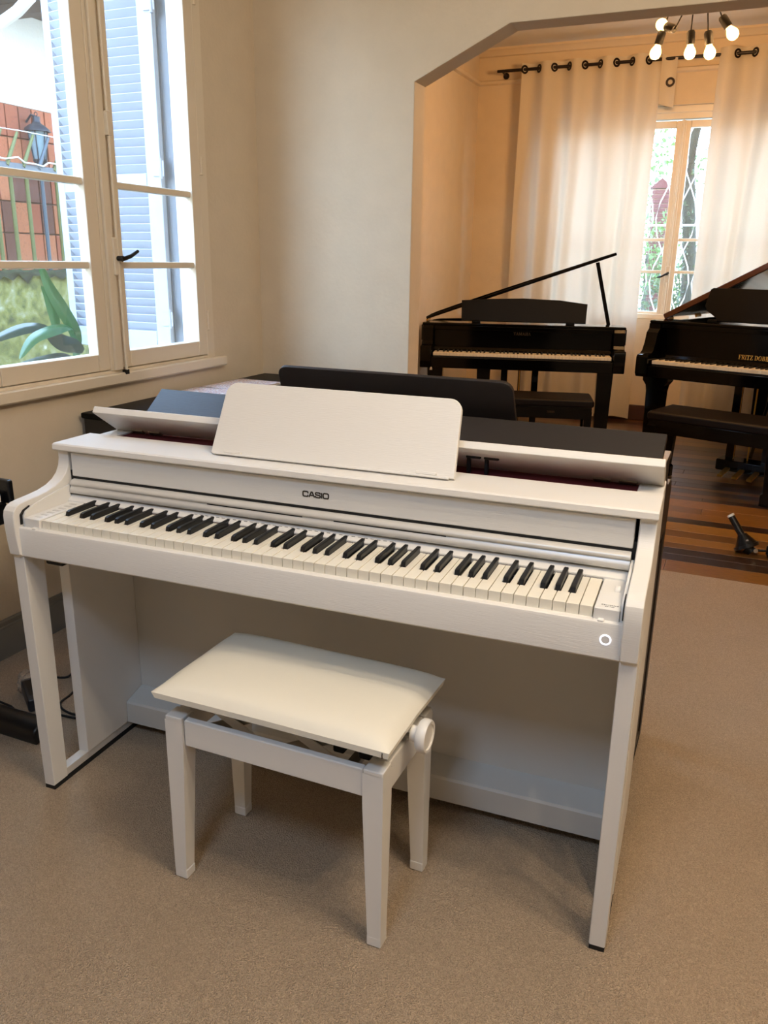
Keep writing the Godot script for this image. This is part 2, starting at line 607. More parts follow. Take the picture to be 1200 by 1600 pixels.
func build_shell() -> void:
	# floors
	var fl := struct("floor", box(V(LEFT - 0.2, -0.3, -2.29), V(RIGHT + 0.2, 0, FRONT + 0.2)), M.carpet, "brown short-pile carpet under the white piano and its bench", "carpet")
	fl.set_meta("kind", "structure")
	var base := struct("floor", box(V(FARLEFT - 0.2, -0.3, FAR - 0.2), V(RIGHT + 0.2, -0.012, -2.2905)), M.grout, "striped wooden plank floor of the room with the grand pianos", "floor")
	var edges := [-2.292, -2.445, -2.54, -2.631, -2.711, -2.814, -2.923, -3.06, -3.156, -3.269, -3.387, -3.54, -3.62, -3.701, -3.80, -3.858, -3.956, -4.07, -4.199, -4.31, -4.424, -4.56, -4.69, -4.819, -4.97, -5.12, -5.25, -5.371, -5.47, -5.558, -5.68, -5.80, -5.92, -6.049]
	var tone := [3, 0, 0, 2, 4, 2, 3, 0, 3, 2, 3, 6, 1, 5, 2, 6, 1, 2, 5, 0, 2, 6, 2, 5, 1, 3, 2, 3, 0, 5, 1, 0, 5]
	for i in edges.size() - 1:
		var x0 := FARLEFT
		if i == 0:
			x0 = -0.8
		var cut := [x0]
		if i == 0:
			cut += [-0.35, 0.12, 0.587, 1.14, 1.6]
		else:
			var c := x0 + rng.randf_range(0.7, 2.4)
			while c < RIGHT - 0.4:
				cut.append(c)
				c += rng.randf_range(1.7, 2.8)
		cut.append(RIGHT)
		for k in cut.size() - 1:
			var t: int = tone[i]
			if k % 2 == 1 and i > 0 and rng.randf() < 0.3:
				t = (t + 1) % 7
			part("plank", box(V(cut[k] + 0.0008, -0.02, edges[i + 1] + 0.0008), V(cut[k + 1] - 0.0008, rng.randf_range(-0.0006, 0.0), edges[i] - 0.0008), 0.0012), M.planks[t], base)
	# window wall (left), with the window opening
	struct("wall_left", wall_with_holes(sh(), "x", LEFT - 0.2, LEFT, BACK - ARCH_DEPTH, FRONT + 0.2, [[-1.70, -0.50, 0.86, 2.42]]), M.wall, "cream plastered wall with the white framed window", "wall")
	# arch wall
	var o := P([-1.565, 0, -0.597, 0, -0.597, 2.005, -0.205, 2.185, 2.05, 2.185, 2.44, 2.005, 2.44, 0, RIGHT, 0, RIGHT, CEIL, -1.565, CEIL])
	struct("wall_back", sh().prism(o, BACK - ARCH_DEPTH, BACK, "z", 0.004, 5.0), M.wall, "cream wall with the wide opening of chamfered corners", "wall")
	# behind and beside the camera, outside the frame: daylight enters here
	struct("wall_front", wall_with_holes(sh(), "z", FRONT, FRONT + 0.2, LEFT - 0.2, RIGHT + 0.2, []), M.wall, "cream wall behind the camera", "wall")
	struct("wall_right", wall_with_holes(sh(), "x", RIGHT, RIGHT + 0.2, FAR - 0.2, FRONT, []), M.wall, "cream wall on the right beyond the frame", "wall")
	# far room
	struct("wall_left", box(V(FARLEFT - 0.2, 0, FAR - 0.2), V(FARLEFT, CEIL, BACK - ARCH_DEPTH)), M.far_wall, "warm lit side wall left of the first grand piano", "wall")
	struct("wall_rear", wall_with_holes(sh(), "z", FAR - 0.2, FAR, FARLEFT, RIGHT, [[-0.90, 1.13, 0.86, 2.50]]), M.far_wall, "warm lit far wall behind the curtains", "wall")
	struct("ceiling", box(V(FARLEFT - 0.2, CEIL, FAR - 0.2), V(RIGHT + 0.2, CEIL + 0.2, FRONT + 0.2)), M.ceiling, "white ceiling over both rooms", "ceiling")
	# trims
	struct("trim_1", sh().prism(P([FAR, 2.725, FAR + 0.022, 2.735, FAR + 0.03, 2.755, FAR + 0.012, 2.765, FAR, 2.765]), FARLEFT, RIGHT, "x"), M.far_wall, "slim picture rail along the far wall", "moulding")
	struct("trim_2", sh().prism(P([FARLEFT, 2.725, FARLEFT + 0.022, 2.735, FARLEFT + 0.03, 2.755, FARLEFT + 0.012, 2.765, FARLEFT, 2.765]), FAR + 0.03, BACK - ARCH_DEPTH, "z"), M.far_wall, "slim picture rail along the side wall left of the first grand", "moulding")
	struct("trim_3", sh().prism(P([FAR, 2.94, FAR + 0.02, 2.945, FAR + 0.035, 2.97, FAR + 0.06, 2.985, FAR + 0.06, 3.0, FAR, 3.0]), FARLEFT, RIGHT, "x"), M.far_wall, "ceiling cornice above the curtain rod", "moulding")
	# baseboards
	var prof := func(x: float) -> PackedVector2Array:
		return P([x, 0, x + 0.018, 0, x + 0.018, 0.095, x + 0.015, 0.10, x + 0.015, 0.108, x + 0.011, 0.112, x + 0.011, 0.125, x + 0.006, 0.13, x, 0.13])
	struct("baseboard_left", sh().prism(prof.call(LEFT), BACK, FRONT, "z"), M.baseboard, "grey green baseboard with a stepped top under the window wall", "baseboard")
	struct("baseboard_back", box(V(LEFT + 0.02, 0, BACK), V(-0.60, 0.13, BACK + 0.016), 0.004), M.baseboard, "grey green baseboard along the arch wall", "baseboard")
	struct("baseboard_rear", box(V(FARLEFT + 0.02, 0, FAR), V(RIGHT, 0.13, FAR + 0.02), 0.005), M.baseboard_wood, "brown wooden baseboard below the curtains", "baseboard")


func pane_frame(s: Shape, axis: String, at0: float, at1: float, u0: float, u1: float, y0: float, y1: float, w: float, wb: float) -> Shape:
	# a rectangular frame of stiles w wide and a bottom rail wb high
	var put := func(a: float, b: float, c: float, d: float) -> void:
		if axis == "x":
			s.box(V(at0, c, a), V(at1, d, b), 0.004)
		else:
			s.box(V(a, c, at0), V(b, d, at1), 0.004)
	put.call(u0, u0 + w, y0, y1)
	put.call(u1 - w, u1, y0, y1)
	put.call(u0 + w, u1 - w, y0, y0 + wb)
	put.call(u0 + w, u1 - w, y1 - w, y1)
	return s


func build_left_window() -> void:
	var X := LEFT
	var w := thing("window_1", "white painted two-leaf window with glazing bars in the left wall", "window")
	w.set_meta("kind", "structure")
	# fixed frame in the opening
	part("frame", pane_frame(sh(), "x", X - 0.12, X + 0.008, -1.715, -0.485, 0.862, 2.43, 0.035, 0.03), M.frame, w)
	# window board with a rounded nose
	part("sill", sh().prism(P([X - 0.02, 0.840, X + 0.028, 0.840, X + 0.034, 0.846, X + 0.034, 0.878, X + 0.030, 0.882, X - 0.02, 0.882]), -1.79, -0.40, "z", 0.004), M.frame, w)
	for leaf in [[-1.685, -1.128], [-1.072, -0.515]]:
		var s := part("sash", pane_frame(sh(), "x", X - 0.042, X + 0.006, leaf[0], leaf[1], 0.894, 2.40, 0.058, 0.062), M.frame, w)
		for y in [1.268, 1.545]:
			part("glazing_bar", box(V(X - 0.034, y - 0.0125, leaf[0] + 0.05), V(X - 0.004, y + 0.0125, leaf[1] - 0.05), 0.004), M.frame, s)
		for yy in [[0.95, 1.262], [1.274, 1.539], [1.551, 2.35]]:
			part("pane", box(V(X - 0.022, yy[0], leaf[0] + 0.05), V(X - 0.018, yy[1], leaf[1] - 0.05)), M.glass, s)
	# meeting stile with its cover strip, rod and handle
	part("meeting_stile", sh().box(V(X - 0.03, 0.89, -1.13), V(X + 0.010, 2.40, -1.07), 0.003).box(V(X + 0.008, 0.89, -1.122), V(X + 0.024, 2.40, -1.082), 0.005), M.frame, w)
	part("bolt_rod", sh().tube([V(X + 0.030, 0.885, -1.128), V(X + 0.030, 2.40, -1.128)], 0.0055), M.frame, w)
	part("rod_guide", box(V(X + 0.02, 1.70, -1.14), V(X + 0.04, 1.78, -1.116), 0.004), M.frame, w)
	var h := part("handle_plate", box(V(X + 0.02, 1.232, -1.142), V(X + 0.034, 1.365, -1.106), 0.005), M.frame, w)
	part("lever", sh().tube([V(X + 0.03, 1.292, -1.122), V(X + 0.058, 1.292, -1.125)], 0.009).tube([V(X + 0.055, 1.288, -1.118), V(X + 0.062, 1.30, -1.16), V(X + 0.058, 1.318, -1.205)], 0.0085, 8, 0.006), M.black_metal, h)
	part("bolt_foot", box(V(X + 0.018, 0.874, -1.138), V(X + 0.036, 0.892, -1.116), 0.002), M.black_metal, w)
	for y in [[1.04, 0.076], [1.66, 0.064], [2.28, 0.07]]:
		var hs := sh()
		hs.tube([V(X + 0.009, y[0] - y[1] / 2, -1.692), V(X + 0.009, y[0] + y[1] / 2, -1.692)], 0.006)
		for k in 4:
			hs.tube([V(X + 0.009, y[0] - y[1] / 2 + y[1] * k / 3.0 - 0.002, -1.692), V(X + 0.009, y[0] - y[1] / 2 + y[1] * k / 3.0 + 0.002, -1.692)], 0.0085)
		part("hinge", hs, M.frame, w)
	# casing joint strip round the frame
	part("casing", sh().box(V(X - 0.002, 0.882, -1.735), V(X + 0.006, 2.44, -1.70), 0.002).box(V(X - 0.002, 0.882, -0.50), V(X + 0.006, 2.44, -0.465), 0.002), M.frame, w)
	part("reveal_shade_strip", sh().box(V(X - 0.20, 0.88, -1.70), V(X - 0.115, 2.42, -1.688), 0.002).box(V(X - 0.195, 0.88, -1.69), V(X - 0.165, 2.42, -1.675), 0.002), M.reveal_shade, w)  # added grey strips: the shade on the reveal put in as colour
	# shutters
	var sh_a := thing("window_shutter", "white louvred shutter leaf standing open against the right side of the window opening", "shutter", V(LEFT - 0.165, 0.90, -1.668), 0.0, "open louvred shutters outside the window")
	shutter(sh_a, 0.315)
	for y in [0.14, 0.75, 1.36]:
		part("hinge", sh().tube([V(0.006, y - 0.04, 0.02), V(0.006, y + 0.04, 0.02)], 0.008).box(V(-0.035, y - 0.03, 0.016), V(0.02, y + 0.03, 0.022), 0.001), M.shutter, sh_a)
	var sh_b := thing("window_shutter", "narrow looking white louvred shutter leaf turned edgewise, seen through the left window leaf", "shutter", V(LEFT - 0.485, 0.90, -1.66), -0.20, "open louvred shutters outside the window")
	shutter(sh_b, 0.30)
	part("latch", sh().tube([V(-0.27, 0.06, 0.024), V(-0.27, 0.115, 0.024)], 0.004).box(V(-0.282, 0.055, 0.015), V(-0.258, 0.072, 0.03), 0.002).box(V(-0.282, 0.10, 0.015), V(-0.258, 0.112, 0.03), 0.002), M.steel, sh_b)


func shutter(o: Node3D, width: float) -> void:
	# hangs from its hinge edge at x = 0 towards -x; faces +z
	var s := sh()
	s.box(V(-0.075, 0, -0.016), V(0, 1.52, 0.016), 0.003)
	s.box(V(-width, 0, -0.016), V(-width + 0.05, 1.52, 0.016), 0.003)
	s.box(V(-width + 0.05, 0, -0.016), V(-0.075, 0.085, 0.016), 0.003)
	s.box(V(-width + 0.05, 0.672, -0.016), V(-0.075, 0.735, 0.016), 0.003)
	s.box(V(-width + 0.05, 1.45, -0.016), V(-0.075, 1.52, 0.016), 0.003)
	part("frame", s, M.shutter, o)
	var slat := box(V(-(width - 0.119) / 2, -0.002, -0.0245), V((width - 0.119) / 2, 0.002, 0.0245), 0.001).mesh()
	for seg in [[0.085, 0.672], [0.735, 1.45]]:
		var cnt := int((seg[1] - seg[0]) / 0.0335)
		for k in cnt:
			var q := part("slat", slat, M.shutter, o, V(-(0.075 + width - 0.05) / 2, seg[0] + (k + 0.5) * (seg[1] - seg[0]) / cnt, 0))
			q.rotation.x = deg_to_rad(-48)


func build_far_window() -> void:
	var Z := FAR
	var w := thing("window_2", "white four-leaf window between and behind the curtains of the far wall", "window")
	w.set_meta("kind", "structure")
	part("frame", pane_frame(sh(), "z", Z - 0.17, Z - 0.03, -0.90, 1.13, 0.86, 2.50, 0.05, 0.04), M.frame, w)
	part("head_board", box(V(-0.85, 2.405, Z - 0.15), V(1.08, 2.46, Z - 0.05), 0.004), M.frame, w)
	for l in [[-0.85, -0.375], [-0.375, 0.112], [0.118, 0.605], [0.605, 1.08]]:
		var s := part("sash", pane_frame(sh(), "z", Z - 0.115, Z - 0.065, l[0], l[1], 0.87, 2.395, 0.052, 0.05), M.frame, w)
		for y in [1.243, 1.497]:
			part("glazing_bar", box(V(l[0] + 0.045, y - 0.0125, Z - 0.107), V(l[1] - 0.045, y + 0.0125, Z - 0.075), 0.004), M.frame, s)
		for yy in [[0.915, 1.238], [1.248, 1.492], [1.502, 2.345]]:
			part("pane", box(V(l[0] + 0.045, yy[0], Z - 0.094), V(l[1] - 0.045, yy[1], Z - 0.09)), M.glass, s)
	part("meeting_stile", box(V(0.095, 0.87, Z - 0.075), V(0.135, 2.395, Z - 0.05), 0.004), M.frame, w)
	part("bolt_rod", sh().tube([V(0.115, 0.87, Z - 0.043), V(0.115, 2.40, Z - 0.043)], 0.0065), M.frame, w)
	var h := part("handle_plate", box(V(0.098, 1.16, Z - 0.052), V(0.134, 1.29, Z - 0.034), 0.004), M.frame, w)
	part("lever", sh().tube([V(0.116, 1.225, Z - 0.034), V(0.116, 1.225, Z - 0.01)], 0.008).tube([V(0.13, 1.24, Z - 0.008), V(0.07, 1.205, Z - 0.004), V(0.04, 1.20, Z - 0.006)], 0.009, 8, 0.006), M.black_metal, h)
	# the bar grille outside
	var g := thing("window_grille", "white diamond-pattern wire grille outside the far window", "grille")
	var gz := Z - 0.26
	for y in [0.9, 1.62, 2.44]:
		part("rail", box(V(-0.92, y - 0.008, gz - 0.008), V(1.15, y + 0.008, gz + 0.008), 0.001), M.white_paint, g)
	for k in 7:
		var x := -0.92 + k * 0.345
		part("upright", box(V(x - 0.007, 0.88, gz - 0.007), V(x + 0.007, 2.46, gz + 0.007), 0.001), M.white_paint, g)
	for k in 12:
		for sg in [-1.0, 1.0]:
			var x := -0.92 + (k + 0.5) * 0.1725
			var pth := []
			for i in 13:
				var t := i / 12.0
				pth.append(V(x + sg * 0.075 * sin(t * TAU * 1.5), 0.9 + t * 1.54, gz + sg * 0.006))
			part("diamond_wire", sh().tube(pth, 0.0055, 6), M.white_paint, g)


func build_outdoors() -> void:
	struct("ground", sh().box(V(-9, -0.5, -30), V(LEFT - 0.2, -0.3, 12)).box(V(LEFT - 0.2, -0.5, -30), V(14, -0.3, FAR - 0.2)).box(V(LEFT - 0.2, -0.5, FRONT + 0.2), V(14, -0.3, 14)).box(V(RIGHT + 0.2, -0.5, FAR - 0.2), V(14, -0.3, FRONT + 0.2)), M.paving, "pale paved ground outside the house", "ground")
	# the neighbour's boundary wall beyond the left window
	var X := -3.8
	var w := thing("boundary_wall", "neighbour's wall with terracotta tiles above a mossy concrete base, seen through the left window", "wall", V(X, 0, 0))
	part("stucco_wall", box(V(-0.3, 2.24, -6.0), V(-0.02, 3.2, 1.2)), M.stucco, w)
	part("tile_bed", box(V(-0.3, 1.19, -6.0), V(-0.012, 2.24, 1.2)), M.grout, w)
	part("concrete_base", box(V(-0.3, -0.3, -6.0), V(0.30, 1.195, 1.2), 0.012), M.moss, w)
	# broken ledge of moss along the top of the base
	var ledge := []
	for i in 60:
		var z := -4.6 + i * 0.06
		var row := []
		for j in 9:
			var a := PI * j / 8.0
			var r := 0.026 + rng.randf_range(-0.007, 0.009)
			row.append(V(0.285 + cos(a) * r * 1.1, 1.180 + sin(a) * r + (rng.randf_range(-0.06, 0.0) if j == 0 else 0.0), z))
		ledge.append(row)
	part("moss_ledge", sh().grid(ledge), M.moss_dark, w)
	var tw := 0.112
	var th := 0.199
	for r in 6:
		for c in 30:
			var z := -4.9 + c * tw
			var y0 := 1.195 + r * (th + 0.008) - (0.15 if r == 0 else 0.0)
			y0 = 1.197 if r == 0 else 1.245 + (r - 1) * th
			var y1 := 1.240 if r == 0 else y0 + th - 0.008
			if y1 > 2.245:
				continue
			var k := rng.randi() % 10
			var t: int = [0, 0, 1, 2, 2, 3, 3, 4, 0, 2][k]
			part("tile", box(V(-0.012, y0, z), V(rng.randf_range(0.006, 0.011), y1, z + tw - 0.009), 0.003), M.tiles[t], w)
	# roof overhang of the neighbour
	var e := thing("neighbour_eave", "dark wooden roof overhang above the neighbour's white wall", "roof", V(X, 0, 0))
	part("soffit", box(V(-0.015, 2.80, -6.0), V(0.62, 2.84, -2.6)), M.eave, e)
	part("roof_slab", box(V(-0.015, 2.84, -6.0), V(0.68, 2.98, -2.6), 0.01), M.stucco, e)
	for k in 5:
		part("rafter", box(V(-0.015, 2.73, -5.6 + k * 0.62), V(0.6, 2.80, -5.52 + k * 0.62), 0.004), M.eave, e)
	part("gutter", sh().tube([V(0.66, 2.80, -6.0), V(0.66, 2.80, -2.6)], 0.055, 10), M.white_paint, e)
	var dp := thing("drain_pipe", "white downpipe under the eave at the upper left corner of the window", "pipe", V(X, 0, -2.74))
	part("pipe", sh().tube([V(0.62, 2.70, 0.04), V(0.5, 2.64, 0.03), V(0.1, 2.52, 0.0), V(0.055, 2.45, 0), V(0.055, 2.30, 0)], 0.032, 10), M.white_paint, dp)
	part("pipe_bracket", box(V(-0.018, 2.38, -0.05), V(0.095, 2.41, 0.05), 0.004), M.white_paint, dp)
	# spiked iron fence in front of the wall
	var f := thing("iron_fence", "iron fence with bent spikes and wire before the terracotta tiles", "fence", V(-3.55, 0, 0))
	part("rail", box(V(-0.03, 1.812, -4.6), V(0.03, 1.848, -1.2), 0.004), M.iron_grey, f)
	part("barbed_wire", sh().tube([V(0, 2.05, -4.6), V(0, 2.036, -3.6), V(0, 2.044, -2.9), V(0, 2.03, -2.2), V(0, 2.045, -1.2)], 0.0035, 6), M.wire, f)
	var pth := []
	for i in 69:
		var z := -4.6 + i * 0.05
		pth.append(V(0.038, 1.862 + 0.013 * sin(i * 0.9) + 0.009 * sin(i * 2.3), z))
	part("coiled_wire", sh().tube(pth, 0.0055, 6), M.wire, f)
	for k in 26:
		var z := -4.55 + k * 0.128
		var mm: Material = [M.iron_blue, M.iron_green, M.iron_green, M.iron_green][k % 4]
		part("upright", sh().tube([V(0, 1.195, z), V(0, 1.83, z)], 0.013, 8), mm, f)
		part("spike", sh().tube([V(0.025, 1.83, z + 0.04), V(0.012, 2.03, z - 0.082)], 0.0135, 8, 0.009), mm, f)
	# wall lantern on the tiles
	var l := thing("wall_lantern", "dark iron wall lantern hanging on the terracotta tiles", "lantern", V(-3.70, 0.606, -3.17))
	l.scale = V(0.7, 0.7, 0.7)
	part("wall_arm", sh().tube([V(-0.13, 2.20, 0), V(-0.06, 2.26, 0), V(0, 2.24, 0)], 0.01), M.lantern_iron, l)
	part("hanging_loop", sh().at(Transform3D(Basis(Vector3.RIGHT, PI / 2), V(0, 2.262, 0))).torus(0.018, 0.004, 12, 6), M.lantern_iron, l)
	part("roof", sh().at(Transform3D(Basis(), V(0, 2.08, 0))).lathe([Vector2(0.0, 0.165), Vector2(0.035, 0.16), Vector2(0.035, 0.12), Vector2(0.045, 0.10), Vector2(0.075, 0.085), Vector2(0.115, 0.055), Vector2(0.125, 0.03), Vector2(0.115, 0.028), Vector2(0.0, 0.03)], 6), M.lantern_iron, l)
	part("lamp_glass", sh().at(Transform3D(Basis(), V(0, 1.86, 0))).lathe([Vector2(0.0, 0.0), Vector2(0.055, 0.0), Vector2(0.085, 0.25), Vector2(0.0, 0.25)], 6), M.lantern_glass, l)
	for k in 6:
		var a := TAU * k / 6.0
		part("corner_bar", sh().tube([V(cos(a) * 0.058, 1.86, sin(a) * 0.058), V(cos(a) * 0.09, 2.11, sin(a) * 0.09)], 0.006, 6), M.lantern_iron, l)
	part("base", sh().at(Transform3D(Basis(), V(0, 1.79, 0))).lathe([Vector2(0.0, 0.0), Vector2(0.02, 0.005), Vector2(0.035, 0.03), Vector2(0.065, 0.055), Vector2(0.068, 0.075), Vector2(0.0, 0.08)], 6), M.lantern_iron, l)
	# strap-leaved plant just outside the window
	var p := thing("strap_leaf_plant", "green strap-leaved plant at the foot of the left window leaf", "plant", V(-2.0, 0, -1.5))
	var stalk := sh()
	for k in 4:
		stalk.tube([V(-0.03 + k * 0.02, -0.3, 0.03 - k * 0.02), V(-0.02 + k * 0.015, 0.3, 0.02 - k * 0.012), V(0, 0.86, 0)], 0.02, 8, 0.012)
	part("stem", stalk, M.leaf_dark, p)
	var to_us := V(0.7, 0.12, 0.7)
	leaf(p, [V(0.03, 0.84, -0.03), V(0.02, 0.96, -0.055), V(0.0, 1.07, -0.01), V(-0.02, 1.17, 0.035), V(-0.03, 1.28, 0.07)], 0.029, to_us, M.leaf)
	leaf(p, [V(0.02, 0.95, -0.06), V(0.04, 1.0, 0.0), V(0.06, 1.0, 0.10), V(0.05, 0.965, 0.22), V(0.03, 0.885, 0.285)], 0.034, V(0.45, 0.8, 0.45), M.leaf)
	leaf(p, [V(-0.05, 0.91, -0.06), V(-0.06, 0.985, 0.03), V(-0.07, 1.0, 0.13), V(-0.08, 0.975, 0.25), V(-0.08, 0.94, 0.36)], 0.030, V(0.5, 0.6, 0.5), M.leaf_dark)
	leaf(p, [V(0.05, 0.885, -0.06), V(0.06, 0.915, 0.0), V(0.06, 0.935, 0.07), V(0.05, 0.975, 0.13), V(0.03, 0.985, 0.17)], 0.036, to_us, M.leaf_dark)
	leaf(p, [V(-0.1, 0.93, -0.06), V(-0.1, 1.02, -0.06), V(-0.1, 1.12, -0.03), V(-0.1, 1.17, 0.0)], 0.022, to_us, M.leaf)
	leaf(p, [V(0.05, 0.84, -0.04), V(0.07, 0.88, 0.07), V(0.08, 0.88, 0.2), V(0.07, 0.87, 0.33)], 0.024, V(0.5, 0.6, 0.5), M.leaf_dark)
	# beyond the far window: garden, trunk, brick pillar, car
	var tk := thing("tree_trunk", "mossy dark tree trunk outside the right pane of the far window", "tree", V(0.125, -0.3, -7.9))
	var path := [V(0.06, 0, 0), V(0.07, 0.8, 0.02), V(0.03, 1.6, 0), V(-0.06, 2.3, -0.02), V(-0.07, 2.9, 0), V(-0.02, 3.8, 0.05), V(0.1, 4.8, 0.1)]
	part("trunk", sh().tube(path, 0.075, 12, 0.06), M.bark, tk)
	bush(tk, "crown", V(-0.3, 4.6, 0), V(1.5, 1.0, 1.2), 900, M.foliage[1], 0.10)
	bush(tk, "ivy", V(0.0, 2.0, 0.06), V(0.07, 1.2, 0.05), 220, M.foliage[3], 0.04)
	var specs := [
		["garden_bush", "bright green tree foliage in the upper left pane of the far window", V(-1.35, 2.75, -14.5), V(1.1, 0.9, 0.6), 1000, 2, 0.12],
		["garden_bush", "pale green shrub hiding the foot of the brick pillar beyond the far window", V(-0.78, 1.45, -12.3), V(0.6, 0.66, 0.3), 1000, 2, 0.08],
		["garden_bush", "low dark green shrub in the lower left pane of the far window", V(-0.25, 0.9, -10.9), V(0.45, 0.55, 0.3), 1000, 3, 0.08],
		["garden_bush", "mid green shrub behind the trunk in the right pane of the far window", V(0.85, 1.1, -11.4), V(0.6, 0.9, 0.5), 1000, 1, 0.09],
		["garden_bush", "long pale leafy hedge across the street beyond the far window", V(0.3, 0.9, -18.0), V(3.4, 1.1, 0.8), 1500, 0, 0.16]]
	for s in specs:
		var b := thing(s[0], s[1], "shrub", V(s[2].x, -0.3, s[2].z), 0.0, "garden shrubs")
		bush(b, "foliage", V(0, s[2].y + 0.3, 0), s[3], s[4], M.foliage[s[5]], s[6])
		part("stem", sh().tube([V(0, 0, 0), V(0.03, s[2].y * 0.6, 0.02), V(0, s[2].y + 0.3, 0)], 0.05, 8, 0.02), M.bark, b)
	var bp := thing("brick_pillar", "red brick pillar outside the left pane of the far window", "pillar", V(-0.74, -0.3, -13.1))
	part("core", box(V(-0.125, 0, -0.125), V(0.125, 2.74, 0.125)), M.grout, bp)
	var brick := box(V(-0.14, -0.028, -0.14), V(0.14, 0.028, 0.14), 0.004).mesh()
	for k in 40:
		part("brick", brick, M.brick, bp, V(0, 0.04 + k * 0.068, 0))
	part("cap", sh().prism(P([-0.18, 2.75, 0.18, 2.75, 0.0, 2.9]), -0.16, 0.16, "z"), M.brick, bp)
	var car := thing("car", "pale red car with dark windscreen parked beyond the far window", "car", V(-1.85, -0.3, -9.3), 0.0)
	part("body", sh().prism(P([-2.0, 0.3, -2.0, 0.62, -1.9, 0.78, -1.2, 0.88, -0.75, 1.2, 0.35, 1.24, 0.95, 0.92, 1.7, 0.86, 1.95, 0.6, 1.95, 0.3]), -0.8, 0.8, "z", 0.06, 30.0), M.car_paint, car)
	part("side_window", sh().prism(P([-1.05, 0.9, -0.70, 1.15, 0.30, 1.18, 0.80, 0.93]), 0.785, 0.805, "z"), M.car_glass, car)
	for x in [-1.25, 1.2]:
		for z in [-0.72, 0.72]:
			part("wheel", sh().at(Transform3D(Basis(Vector3.RIGHT, PI / 2), V(x, 0.31, z))).lathe([Vector2(0, -0.1), Vector2(0.28, -0.1), Vector2(0.31, -0.06), Vector2(0.31, 0.06), Vector2(0.28, 0.1), Vector2(0, 0.1)], 24), M.rubber, car)


func leaf(o: Node3D, path: Array, half: float, face: Vector3, m: Material) -> void:
	var c := Curve3D.new()
	for i in path.size():
		var t: Vector3 = (path[mini(i + 1, path.size() - 1)] - path[maxi(i - 1, 0)]) * 0.22
		c.add_point(path[i], -t, t)
	var g := []
	var len_ := c.get_baked_length()
	for i in 19:
		var t := i / 18.0
		var q := c.sample_baked(t * len_, true)
		var d := (c.sample_baked(minf(len_, t * len_ + 0.01), true) - c.sample_baked(maxf(0, t * len_ - 0.01), true)).normalized()
		var side := d.cross(face.normalized()).normalized()
		var w := half * pow(sin(PI * (0.06 + 0.93 * t)), 0.75)
		var row := []
		for j in 7:
			var u := (j - 3) / 3.0
			row.append(q + side * w * u - face.normalized() * 0.25 * w * absf(u))
		g.append(row)
	part("leaf", sh().grid(g), m, o)


func bush(o: Node3D, called: String, centre: Vector3, size: Vector3, count: int, m: Material, leaf_len: float) -> void:
	var s := sh()
	for k in count:
		var d := V(rng.randfn(), rng.randfn(), rng.randfn()).normalized() * pow(rng.randf(), 0.35)
		var p := centre + d * size
		var a := V(rng.randfn(), rng.randfn(), rng.randfn()).normalized()
		var b := a.cross(V(rng.randfn(), rng.randfn(), rng.randfn())).normalized()
		var nn := a.cross(b)
		var l := leaf_len * rng.randf_range(0.6, 1.2)
		s.tri(p, p + a * l * 0.5 + b * l * 0.25, p + a * l, nn, nn, nn)
		s.tri(p, p + a * l * 0.5 - b * l * 0.25, p + a * l, nn, nn, nn)
	var f := part(called, s, m, o)
	f.set_meta("kind", "stuff")


# ---------------------------------------------------------------- pianos
func keyboard(o: Node, y_top: float, back := -0.15) -> void:
	# 52 white and 36 black keys; front edges at z = 0
	var names := "ABCDEFG"
	var whites := {}
	var w := 0.0235
	var left_cut := {"C": 0.0, "D": 0.0045, "E": 0.009, "F": 0.0, "G": 0.0038, "A": 0.0055, "B": 0.0085}
	var right_cut := {"C": 0.009, "D": 0.0045, "E": 0.0, "F": 0.0085, "G": 0.0055, "A": 0.0038, "B": 0.0}
	var black_mesh := sh().prism(P([back, y_top - 0.004, back, y_top + 0.0115, -0.058, y_top + 0.0115, -0.052, y_top + 0.0095, -0.047, y_top - 0.004]), -0.0048, 0.0048, "x", 0.0016).mesh()
	for i in 52:
		var c := names[i % 7]
		var key := c + ("first" if i == 0 else ("last" if i == 51 else ""))
		if not whites.has(key):
			var lc: float = left_cut[c] if i > 0 else 0.0
			var rc: float = right_cut[c] if i < 51 else 0.0
			var a := 0.0006
			var b := w - 0.0006
			var zc := -0.0495
			var pts := PackedVector2Array([Vector2(a, 0.0), Vector2(b, 0.0)])
			if rc > 0.0:
				pts.append_array([Vector2(b, zc), Vector2(b - rc, zc)])
			pts.append(Vector2(b - rc, back))
			pts.append(Vector2(a + lc, back))
			if lc > 0.0:
				pts.append_array([Vector2(a + lc, zc), Vector2(a, zc)])
			whites[key] = sh().prism(pts, y_top - 0.022, y_top, "y", 0.0008, 10.0).mesh()
		part("white_key", whites[key], M.ivory, o, V(-0.611 + i * w, 0, 0))
		if i < 51 and c in "ACDFG":
			var off: float = {"C": -0.003, "D": 0.003, "F": -0.004, "G": 0.0, "A": 0.004}[c]
			part("black_key", black_mesh, M.key_black, o, V(-0.611 + (i + 1) * w + off, 0, 0))


